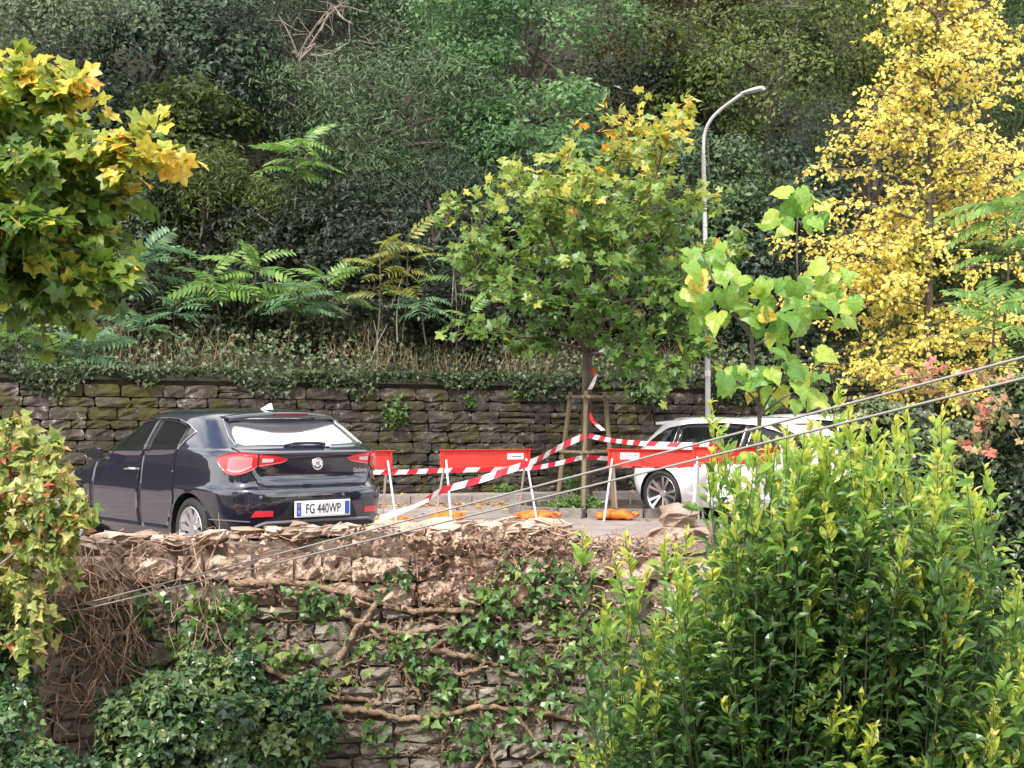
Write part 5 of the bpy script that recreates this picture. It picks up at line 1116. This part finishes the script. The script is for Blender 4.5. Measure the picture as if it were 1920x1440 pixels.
# ---- maple leaning in from the left
LP = [(0, (.04, .10, .016)), (.35, (.12, .22, .03)), (.6, (.30, .36, .05)), (.8, (.62, .52, .07)), (1, (.78, .46, .07))]
lm = leaf_mat('leaf_left_maple', LP, .42, .4, tv=1.5); lo = band_mats('left_maple', LP, 5, rough=.42, trans=.4, tv=1.5)
lr = thing('maple_tree', 'maple leaning in from the left edge with green and golden leaves', 'tree', tuple(at(-330, 770, 9.2) * np.array([1, 1, 0]) + np.array([0, 0, -3.6])))
lt_ = limb(lr, 'trunk', [np.array(lr.location)] + A((-330, 900, 9.2), (-300, 600, 9.1), (-280, 420, 9.0), (-270, 200, 9.0)), .16, .09)
LB = []
for pts in [[(-285, 450, 9), (-120, 300, 8.8), (0, 210, 8.6), (50, 160, 8.5), (75, 125, 8.5)], [(-285, 450, 9), (-100, 260, 8.6), (20, 190, 8.5), (100, 165, 8.4), (150, 170, 8.4)], [(-285, 460, 9), (-60, 350, 8.6), (90, 310, 8.4), (200, 295, 8.3), (280, 300, 8.2)], [(200, 290, 8.3), (255, 270, 8.25), (285, 248, 8.2)],
            [(-285, 470, 9), (-50, 390, 8.7), (110, 380, 8.6), (210, 365, 8.5), (255, 360, 8.5)], [(-290, 480, 9), (-50, 440, 8.8), (90, 420, 8.7), (200, 450, 8.7)], [(-290, 500, 9), (-60, 470, 8.4), (60, 480, 8.3), (150, 530, 8.2)], [(-290, 520, 9), (-60, 500, 8.9), (40, 530, 8.9), (110, 590, 8.9)],
            [(-280, 420, 9), (-120, 250, 9.1), (-20, 175, 9.1), (30, 165, 9)], [(-285, 490, 9), (-40, 450, 8.6), (100, 460, 8.5), (190, 490, 8.4), (215, 510, 8.4)], [(-285, 500, 9), (-20, 500, 8.4), (70, 540, 8.3), (120, 560, 8.3)], [(-285, 480, 9), (-40, 350, 8.8), (60, 340, 8.7), (150, 345, 8.6)], [(-285, 470, 9), (-80, 300, 9.3), (50, 260, 9.3), (120, 240, 9.2)], [(-285, 480, 9), (-60, 410, 9.4), (60, 390, 9.4), (150, 400, 9.3)], [(-290, 520, 9), (-80, 450, 9.5), (50, 460, 9.4), (120, 480, 9.4)], [(-285, 470, 9), (-60, 330, 8.1), (20, 290, 8.0), (70, 300, 7.9)], [(-285, 500, 9), (-60, 410, 8), (10, 400, 7.9), (60, 410, 7.8)]]:
    LB.append(limb(lr, 'branch', A(*pts), .028, .007, n=6))
P, D, N_, tw, tt = foliage_on(LB, 30, .24, 6, start=.34, up=.02, vs_=.35, droop=.5, nb=(0, -.45, .85), nj=.45)
pxx = 960 + F * P[:, 0] / P[:, 1]; py = YH + F * (H - P[:, 2]) / P[:, 1]
tint = np.clip(.30 + rng.normal(size=len(P)) * .16 + np.clip((pxx - 100) / 380, 0, .42) * (py < 350) + np.clip((230 - py) / 240, 0, .32) + (rng.uniform(size=len(P)) < .07) * .3, 0, 1)
twigs_part('twigs', tw, .004, M_twig, lr)
split_leaves(lr, 'maple', MAPLE, lm, lo, P, D, N_, .106 * rng.uniform(.55, 1.2, len(P)), tint, 290)

# ---- laurel in the foreground
UP = [(0, (.055, .12, .038)), (.3, (.13, .245, .06)), (.6, (.24, .38, .075)), (.85, (.36, .43, .07)), (1, (.52, .52, .10))]
um = leaf_mat('leaf_laurel', UP, .3, .5, tv=1.8); uo = band_mats('laurel', UP, 5, rough=.3, trans=.5, tv=1.8)
ub = at(1560, 1440, 8.6); lau = thing('laurel_bush', 'upright laurel bush with glossy leaves and yellow green young shoots', 'bush', (ub[0], ub[1], -3.6))
ENV = ([940, 980, 1050, 1085, 1095, 1130, 1170, 1210, 1250, 1290, 1330, 1370, 1420, 1470, 1520, 1570, 1620, 1680, 1720, 1760, 1800, 1840, 1880, 1950], [1490, 1470, 1440, 1380, 1380, 1300, 1200, 1120, 1060, 1030, 960, 980, 900, 920, 850, 800, 840, 800, 820, 800, 900, 900, 1070, 1060])
tops = [(1092, 1000), (1172, 1010), (1245, 1010), (1285, 1000), (1333, 755), (1345, 800), (1420, 815), (1440, 830), (1500, 850), (1520, 790), (1575, 720), (1610, 830), (1680, 790), (1700, 770), (1752, 790), (1765, 770), (1820, 900), (1845, 880), (1900, 1080), (1455, 830), (1475, 800), (1490, 840), (1510, 810), (1535, 800), (1550, 830), (1565, 790), (1590, 760), (1620, 800), (1640, 790), (1660, 820), (1600, 840), (1400, 900), (1380, 930), (1265, 1030), (1215, 1070)]
tops = [(a, b, rng.uniform(7.6, 8.4)) for a, b in tops]
for _ in range(125):
    a = 1030 + 930 * rng.uniform() ** .7; e = np.interp(a, *ENV); b = e + (1500 - e) * rng.uniform(.03, .85); tops.append((a, b, rng.uniform(7.6, 9.8)))
for a, b, d in list(tops):
    for _ in range(2): tops.append((a + rng.normal() * 30, b + rng.uniform(40, 170), d + rng.normal() * .12))
M_laurelstem = mat('laurel_stem', (.05, .062, .024), .7)
P, D, N_, tint, SZ = [], [], [], [], []; g = Geo()
for a, b, d in tops:
    tp = at(a, b, d); base = np.array([ub[0] + (tp[0] - ub[0]) * .72 + rng.normal() * .08, ub[1] + (tp[1] - ub[1]) * .6, -1.6]); mid = (tp * .6 + base * .4) + np.array([(tp[0] - ub[0]) * .05, 0, 0]) + rng.normal(size=3) * np.array([.11, .07, .03])
    l = smooth_line([base, mid, tp], 10); L = np.concatenate([[0], np.cumsum(np.linalg.norm(np.diff(l, axis=0), axis=1))]); tot = L[-1]; 
    g_tube(g, l, np.linspace(.0055, .002, len(l)), 5, tint=.2)
    vis = min(tot, tp[2] + 1.15); s_ = np.arange(0, vis, .0165); s_ = s_ + rng.normal(size=len(s_)) * .004; u = np.clip(tot - s_, 0, tot)
    p = np.stack([np.interp(u, L, l[:, k]) for k in range(3)], 1); k = len(p); az = np.arange(k) * 2.4 + rng.normal(size=k) * .5; el = np.clip(1.15 - s_ * 1.1, .55, 1.1) + rng.normal(size=k) * .45
    dv = np.stack([np.cos(az) * np.cos(el), np.sin(az) * np.cos(el), np.sin(el)], 1)
    side = rng.uniform(0, .16, k) * np.clip((s_ - .12) * 4, 0, 1)                # short side shoots lower down
    p = p + dv * side[:, None]
    P.append(p); D.append(dv); N_.append(unit(np.array([0, -.25, 1.0]) + rng.normal(size=(k, 3)) * .35 - dv * .3)); young = rng.uniform(.6, 1.15)
    tint.append(np.clip(young * (1 - s_ / .42) * .72 + .14 + np.maximum(0, .24 - s_ * .2) + rng.normal(size=k) * .13, 0.02, 1)); SZ.append(np.clip(.05 + s_ * .35, .05, .092) * rng.uniform(.55, 1.25, k))
o = g.build('stems', M_laurelstem, lau); o['kind'] = 'stuff'
P, D, N_, tint, SZ = map(np.concatenate, (P, D, N_, tint, SZ))
split_leaves(lau, 'laurel', LAUREL, um, uo, P, D, N_, SZ, tint, 290)

# ---- ivy covered hedge and red creeper on the right
HP = [(0, (.012, .022, .010)), (.5, (.035, .06, .024)), (.85, (.09, .13, .05)), (1, (.20, .24, .09))]
hm = leaf_mat('leaf_hedge', HP, .36, .25)
hg = thing('ivy_hedge', 'dark ivy covered hedge at the right edge behind the laurel', 'hedge', tuple(at(1820, 770, 13.6) * np.array([1, 1, 0]) + np.array([0, 0, -3.5])))
for i in range(4): limb(hg, 'stem', [np.array(hg.location) + np.array([(i - 1.5) * .25, 0, 0])] + [at(1740 + i * 60, 1100, 13.6), at(1720 + i * 70, 850, 13.5)], .04, .02)
g = Geo()
for px, py, rx, ry, d, lb_ in ((1770, 900, 150, 160, 13.4, 16), (1880, 860, 120, 150, 12.9, 12), (1870, 1120, 130, 220, 12.8, 16), (1700, 1120, 170, 220, 13.6, 12), (1690, 800, 90, 70, 13.8, 7), (1640, 900, 70, 120, 13.9, 7), (1910, 760, 60, 60, 12.8, 5), (1890, 1380, 130, 140, 12.6, 10)):
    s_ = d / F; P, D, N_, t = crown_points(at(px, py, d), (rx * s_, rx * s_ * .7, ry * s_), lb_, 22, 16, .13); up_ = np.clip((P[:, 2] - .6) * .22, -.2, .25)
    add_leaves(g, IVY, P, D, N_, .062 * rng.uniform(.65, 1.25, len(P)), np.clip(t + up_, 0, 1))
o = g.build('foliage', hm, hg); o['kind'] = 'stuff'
RP = [(0, (.12, .18, .05)), (.4, (.36, .30, .12)), (.7, (.60, .30, .18)), (1, (.58, .13, .12))]
rm = leaf_mat('leaf_red_creeper', RP, .45, .35, tv=1.3); ro = band_mats('red_creeper', RP, 3, rough=.45, trans=.35, tv=1.3)
rc = thing('red_creeper', 'creeper with pink and red leaves trailing over the top of the hedge', 'creeper', tuple(at(1800, 800, 13.2)))
RB = [limb(rc, 'stem', A(*pts), .008, .004, M_twig, n=5) for pts in ([(1640, 740, 13.2), (1700, 712, 12.9), (1780, 705, 12.7), (1860, 690, 12.5), (1940, 690, 12.3)], [(1780, 715, 12.7), (1820, 760, 12.5), (1850, 800, 12.4), (1840, 850, 12.4)], [(1850, 720, 12.5), (1880, 770, 12.3), (1915, 830, 12.2)], [(1860, 790, 12.4), (1800, 860, 12.5), (1775, 905, 12.5)], [(1640, 720, 13.2), (1690, 705, 13), (1730, 700, 13)])]
P, D, N_, tw, tt = foliage_on(RB, 12, .18, 4, start=.05, up=.2, nb=(0, -.7, .6)); tint = np.clip(.5 + rng.normal(size=len(P)) * .28, 0, 1)
split_leaves(rc, 'maple', MAPLE, rm, ro, P, D, N_, .078 * rng.uniform(.5, 1.2, len(P)), tint, 200)

# ---- creeper at the left edge
KP = [(0, (.07, .15, .035)), (.4, (.24, .32, .07)), (.65, (.46, .45, .14)), (.85, (.55, .40, .14)), (.95, (.50, .18, .07)), (1, (.45, .09, .05))]
km = leaf_mat('leaf_left_creeper', KP, .42, .38, tv=1.4); ko = band_mats('left_creeper', KP, 4, rough=.42, trans=.38, tv=1.4)
kc = thing('autumn_creeper', 'creeper with yellow cream and red leaves mounded on the wall end at the left', 'creeper', tuple(at(20, 1100, 12.6)))
KB = [limb(kc, 'stem', A(*pts), .012, .005, M_paletwig, n=5) for pts in ([(-80, 1100, 12.5), (-40, 950, 12.4), (10, 850, 12.3), (30, 790, 12.3)], [(-80, 1080, 12.4), (0, 960, 12.2), (70, 880, 12.1), (110, 830, 12.1)], [(-60, 1100, 12.3), (30, 960, 12.0), (100, 900, 11.9), (140, 930, 11.9), (155, 960, 11.9)], [(-60, 1120, 12.3), (20, 1020, 12.1), (80, 990, 12.0), (115, 1000, 12)], [(-60, 1150, 12.2), (10, 1090, 12.1), (60, 1060, 12.1), (90, 1080, 12.1)], [(-80, 1000, 12.6), (-20, 880, 12.6), (60, 830, 12.5), (120, 880, 12.4)], [(-60, 1200, 12.3), (0, 1150, 12.2), (50, 1130, 12.2), (80, 1180, 12.2)], [(-60, 1230, 12.1), (0, 1180, 12.0), (40, 1190, 12.0), (60, 1230, 12.0)], [(-60, 1120, 12.0), (0, 1090, 11.9), (50, 1100, 11.9), (75, 1140, 11.9)], [(-60, 1000, 11.9), (0, 930, 11.8), (50, 920, 11.7), (90, 950, 11.7)], [(-60, 860, 12.5), (0, 820, 12.4), (50, 800, 12.4)], [(-40, 1020, 11.9), (50, 960, 11.8), (120, 970, 11.8), (140, 1010, 11.8)], [(0, 1060, 11.9), (70, 1010, 11.8), (115, 1040, 11.8)], [(60, 1000, 12), (95, 990, 11.9), (130, 1060, 11.9)])]
P, D, N_, tw, tt = foliage_on(KB, 36, .17, 5, start=.15, up=0, droop=.6, nb=(0, -.7, .6)); tint = np.clip(.46 + rng.normal(size=len(P)) * .2 + (rng.uniform(size=len(P)) < .045) * .4, 0, 1)
twigs_part('twigs', tw, .003, M_paletwig, kc)
split_leaves(kc, 'ivy', IVY, km, ko, P, D, N_, .105 * rng.uniform(.55, 1.2, len(P)), tint, 290)
IP = [(0, (.016, .042, .020)), (.45, (.05, .11, .048)), (.8, (.12, .20, .08)), (1, (.22, .27, .09))]
im = leaf_mat('leaf_ivy', IP, .26, .25); io_ = band_mats('ivy', IP, 3, rough=.26, trans=.25)
cor = thing('ivy_column', 'mixed dark ivy column in the bottom left corner', 'ivy', tuple(at(10, 1500, 12.4)))
limb(cor, 'stem', A((0, 1520, 12.4), (-10, 1300, 12.4), (10, 1120, 12.4)), .03, .015)
Ps = [crown_points(at(*q[:3]), np.array(q[3:6]) * q[2] / F, 9, 16, 12, .12) for q in ((0, 1210, 12.3, 90, 60, 100), (10, 1350, 12.2, 95, 60, 130), (60, 1440, 12.1, 80, 60, 60))]
P, D, N_, t = [np.concatenate(x) for x in zip(*Ps)]; split_leaves(cor, 'ivy', IVY, im, io_, P, D, N_, .085 * rng.uniform(.6, 1.2, len(P)), np.clip(t + .12, 0, 1), 150)

# ---- ivy on the retaining wall
ib = thing('ivy_bush', 'dense dark green ivy bush bulging from the lower left of the retaining wall', 'ivy', tuple(at(400, 1440, 12.7)))
limb(ib, 'stem', A((400, 1520, 12.8), (390, 1380, 12.75), (420, 1250, 12.8)), .03, .015); limb(ib, 'stem', A((300, 1520, 12.8), (320, 1400, 12.75), (290, 1300, 12.8)), .025, .012)
Ps = [crown_points(at(*q[:3]), np.array(q[3:6]) * q[2] / F, q[6], 16, 12, .12) for q in ((400, 1350, 12.55, 150, 70, 90, 14), (270, 1380, 12.6, 100, 60, 90, 9), (520, 1370, 12.6, 90, 60, 80, 9), (400, 1280, 12.65, 90, 40, 60, 7), (420, 1440, 12.5, 190, 70, 60, 12), (250, 1300, 12.7, 50, 30, 40, 4), (560, 1310, 12.7, 50, 30, 40, 4))]
P, D, N_, t = [np.concatenate(x) for x in zip(*Ps)]; split_leaves(ib, 'ivy', IVY, im, io_, P, D, N_, .082 * rng.uniform(.6, 1.2, len(P)), np.clip(t + .16, 0, 1), 290)
M_vine = noise_mat('ivy_stem', [(.25, (.09, .055, .034)), (.5, (.30, .205, .135)), (.75, (.52, .40, .29))], 16, .95, 1.0, 70)
iv = thing('wall_ivy', 'ivy with thick twisted tan stems spread over the retaining wall', 'ivy', tuple(at(800, 1440, 12.85)))
def vine(pts, r0, r1, name='stem'):
    P_ = [at(a, b, FW - .06 - r0 - rng.uniform(0, .05)) for a, b in pts]; l = smooth_line(P_, 7); l = l + rng.normal(size=l.shape) * np.array([.008, .005, .008]); rr = np.linspace(r0, r1, len(l)) * rng.uniform(.72, 1.22, len(l))
    g = Geo(); g_tube(g, l, rr, 7); g.build(name, M_vine, iv, smooth=True); return l
VN = [([(490, 1245), (540, 1270), (600, 1298), (690, 1310), (715, 1318)], .03, .02), ([(560, 1325), (640, 1328), (700, 1332), (760, 1345), (820, 1340), (900, 1325), (1000, 1330), (1090, 1350)], .035, .022), ([(635, 1235), (660, 1190), (690, 1150), (725, 1105)], .03, .02), ([(620, 1115), (650, 1150), (690, 1170), (760, 1185), (830, 1175), (880, 1185)], .034, .02), ([(430, 1092), (520, 1090), (600, 1100), (650, 1112), (700, 1120), (760, 1142), (890, 1146)], .034, .024),
      ([(832, 1115), (848, 1150), (850, 1180), (830, 1200), (800, 1222)], .028, .018), ([(190, 1192), (235, 1187), (280, 1170), (305, 1152)], .03, .018), ([(690, 1172), (720, 1195), (770, 1190), (830, 1170)], .022, .014), ([(720, 1130), (770, 1135), (770, 1175)], .018, .014), ([(900, 1310), (905, 1350), (930, 1440)], .02, .014), ([(840, 1350), (832, 1390), (836, 1408), (846, 1402)], .018, .014), ([(800, 1215), (850, 1225), (880, 1230), (930, 1245), (960, 1262), (1040, 1262)], .028, .018),
      ([(760, 1250), (775, 1280), (790, 1310)], .022, .014), ([(810, 1255), (850, 1262), (900, 1250), (910, 1218)], .02, .014), ([(1000, 1180), (1030, 1200), (1090, 1190)], .02, .012), ([(960, 1330), (1000, 1380), (1040, 1410), (1100, 1440)], .02, .012), ([(540, 1200), (545, 1240), (580, 1260), (555, 1290)], .018, .01), ([(230, 1210), (260, 1225), (320, 1240)], .014, .008), ([(1010, 1115), (1017, 1150), (1005, 1152)], .014, .012), ([(640, 1250), (690, 1230), (700, 1225)], .014, .010), ([(700, 1325), (710, 1300), (703, 1275)], .018, .012), ([(890, 1440), (930, 1395), (960, 1390)], .018, .012), ([(780, 1110), (790, 1150), (785, 1170)], .014, .010), ([(470, 1090), (580, 1112), (620, 1105)], .026, .016), ([(1180, 1150), (1100, 1100), (1050, 1080)], .02, .012), ([(1000, 1330), (1020, 1365), (1080, 1440)], .018, .012)]
VL = [vine(*v_) for v_ in VN]
def wander(px, py, ang, n, st, turn=.45):
    pts = [(px, py)]
    for _ in range(n): ang += rng.normal() * turn; px += math.cos(ang) * st; py += math.sin(ang) * st; pts.append((px, py))
    return pts
for _ in range(290):
    a = rng.uniform(560, 1190) if rng.uniform() < .75 else rng.uniform(150, 560); b = rng.choice([rng.uniform(1060, 1430), rng.normal() * 70 + 1210]); ang = rng.choice([0, math.pi, 1.2, 1.9]) + rng.normal() * .4
    VL.append(vine(wander(a, b, ang, rng.integers(3, 8), rng.uniform(16, 32)), rng.uniform(.003, .012), .002))
for a, b in ((262, 1010), (270, 1012)): VL.append(vine([(a, b), (a + 15, b + 60), (a + 28, b + 100)], .012, .008))
cl = [(380, 1140, 26), (440, 1135, 24), (575, 1122, 26), (610, 1130, 14), (740, 1090, 18), (985, 1072, 22), (1045, 1070, 22), (920, 1112, 26), (950, 1130, 16), (875, 1180, 18), (915, 1200, 20), (945, 1225, 18), (565, 1235, 20), (690, 1212, 18), (760, 1225, 18), (830, 1290, 20), (800, 1260, 16), (985, 1295, 18), (1050, 1170, 22), (1000, 1240, 20), (660, 1280, 8), (600, 1320, 10), (870, 1400, 18), (130, 1165, 22), (250, 1140, 12), (1010, 1120, 22), (1085, 1235, 24), (1120, 1330, 24), (300, 1130, 14), (350, 1200, 22), (460, 1180, 22), (640, 1370, 10), (1030, 1300, 20), (960, 1360, 12), (900, 1360, 14), (1060, 1400, 22), (480, 1230, 20), (310, 1255, 16), (700, 1380, 6), (810, 1340, 8), (1140, 1180, 18), (1100, 1120, 14), (780, 1200, 12), (1150, 1260, 20), (730, 1395, 6)]
P, t = [], []
for a, b, m_ in cl:
    k = int(m_ * 1.5); q = np.array([at(a + rng.normal() * 24, b + rng.normal() * 17, FW - .09 - rng.uniform(0, .13)) for _ in range(k)]); P.append(q); t.append(np.clip(np.full(k, rng.uniform(.35, .85)) + rng.normal(size=k) * .14, 0, 1))
P = np.concatenate(P); t = np.concatenate(t); n = len(P)
VP = [(0, (.02, .05, .018)), (.45, (.06, .14, .035)), (.8, (.14, .25, .06)), (1, (.26, .33, .09))]
split_leaves(iv, 'ivy', IVY, leaf_mat('leaf_wall_ivy', VP, .35, .3), band_mats('wall_ivy', VP, 3, rough=.35, trans=.3), P, unit(rng.normal(size=(n, 3)) * .7 + np.array([0, -.2, -.6])), unit(np.array([0, -.85, .45]) + rng.normal(size=(n, 3)) * .35), .085 * rng.uniform(.6, 1.25, n), t, 290)

# dry stems and litter
M_drystem = noise_mat('dry_stem', [(.3, (.24, .13, .09)), (.7, (.52, .36, .26))], 12, .9, .3)
g = Geo()
for _ in range(190):
    a = rng.uniform(70, 250); b = rng.uniform(1020, 1400)
    if rng.uniform() < .35: a = rng.uniform(60, 420); b = rng.uniform(1000, 1190)
    pts = wander(a, b, 1.45 + rng.normal() * .45 if rng.uniform() < .7 else rng.uniform(0, 6.3), rng.integers(3, 8), rng.uniform(14, 34), .3)
    l = smooth_line([at(x_, y_, FW - .08 - rng.uniform(0, .28)) for x_, y_ in pts], 4); g_tube(g, l, np.linspace(rng.uniform(.003, .008), .002, len(l)), 4, cap=False)
o = g.build('dry_stems', M_drystem); tag(o, 'tangle of dry brown creeper stems hanging on the left of the retaining wall', 'dry stems', kind='stuff')
g = Geo()
for _ in range(300):
    a = rng.uniform(90, 1260); a = rng.choice([a, rng.normal() * 60 + 250, rng.normal() * 90 + 1000, rng.normal() * 60 + 1080]); x = (a - 960) / F * FW; b = top_z(x) + rng.uniform(-.42, .10) if rng.uniform() < .75 else top_z(x) + .05
    c = np.array([x, FW - .10 + (rng.uniform(0, .5) if b > top_z(x) - .02 else rng.uniform(-.06, .04)), b]); dv = unit(rng.normal(size=3) * np.array([1, .5, .6]) + np.array([0, 0, -.15])); ln = rng.uniform(.06, .28); k_ = rng.normal(size=3) * ln * .18
    g_tube(g, smooth_line([c - dv * ln / 2, c + k_, c + dv * ln / 2], 3), rng.uniform(.002, .006), 4, cap=False)
o = g.build('dry_roots', M_drystem); tag(o, 'dry brown roots and twigs strewn over the wall crest', 'dry roots', kind='stuff')
M_litter = leaf_mat('litter', [(0, (.10, .055, .035)), (.5, (.28, .17, .11)), (1, (.50, .38, .28))], .75, .12)
n = 3300; a = np.where(rng.uniform(size=n) < .4, rng.uniform(90, 1300, n), 910 + rng.normal(size=n) * 150); x = (a - 960) / F * FW; tz = np.array([top_z(q) for q in x]); onTop = rng.uniform(size=n) < .5
P = np.stack([x, np.where(onTop, FW + rng.uniform(-.05, .5, n), FW - .10 - rng.uniform(0, .09, n)), np.where(onTop, tz + rng.uniform(.0, .07, n), tz - rng.uniform(0, 1, n) ** 1.6 * .62)], 1)
g = Geo(); add_leaves(g, IVY, P, rnd_dirs(n, -.2, .6), unit(np.array([0, -.5, .7]) + rng.normal(size=(n, 3)) * .6), rng.uniform(.025, .06, n), rng.uniform(0, 1, n)); o = g.build('leaf_litter', M_litter); tag(o, 'brown leaf litter and crumbled earth on the wall crest', 'leaf litter', kind='stuff')
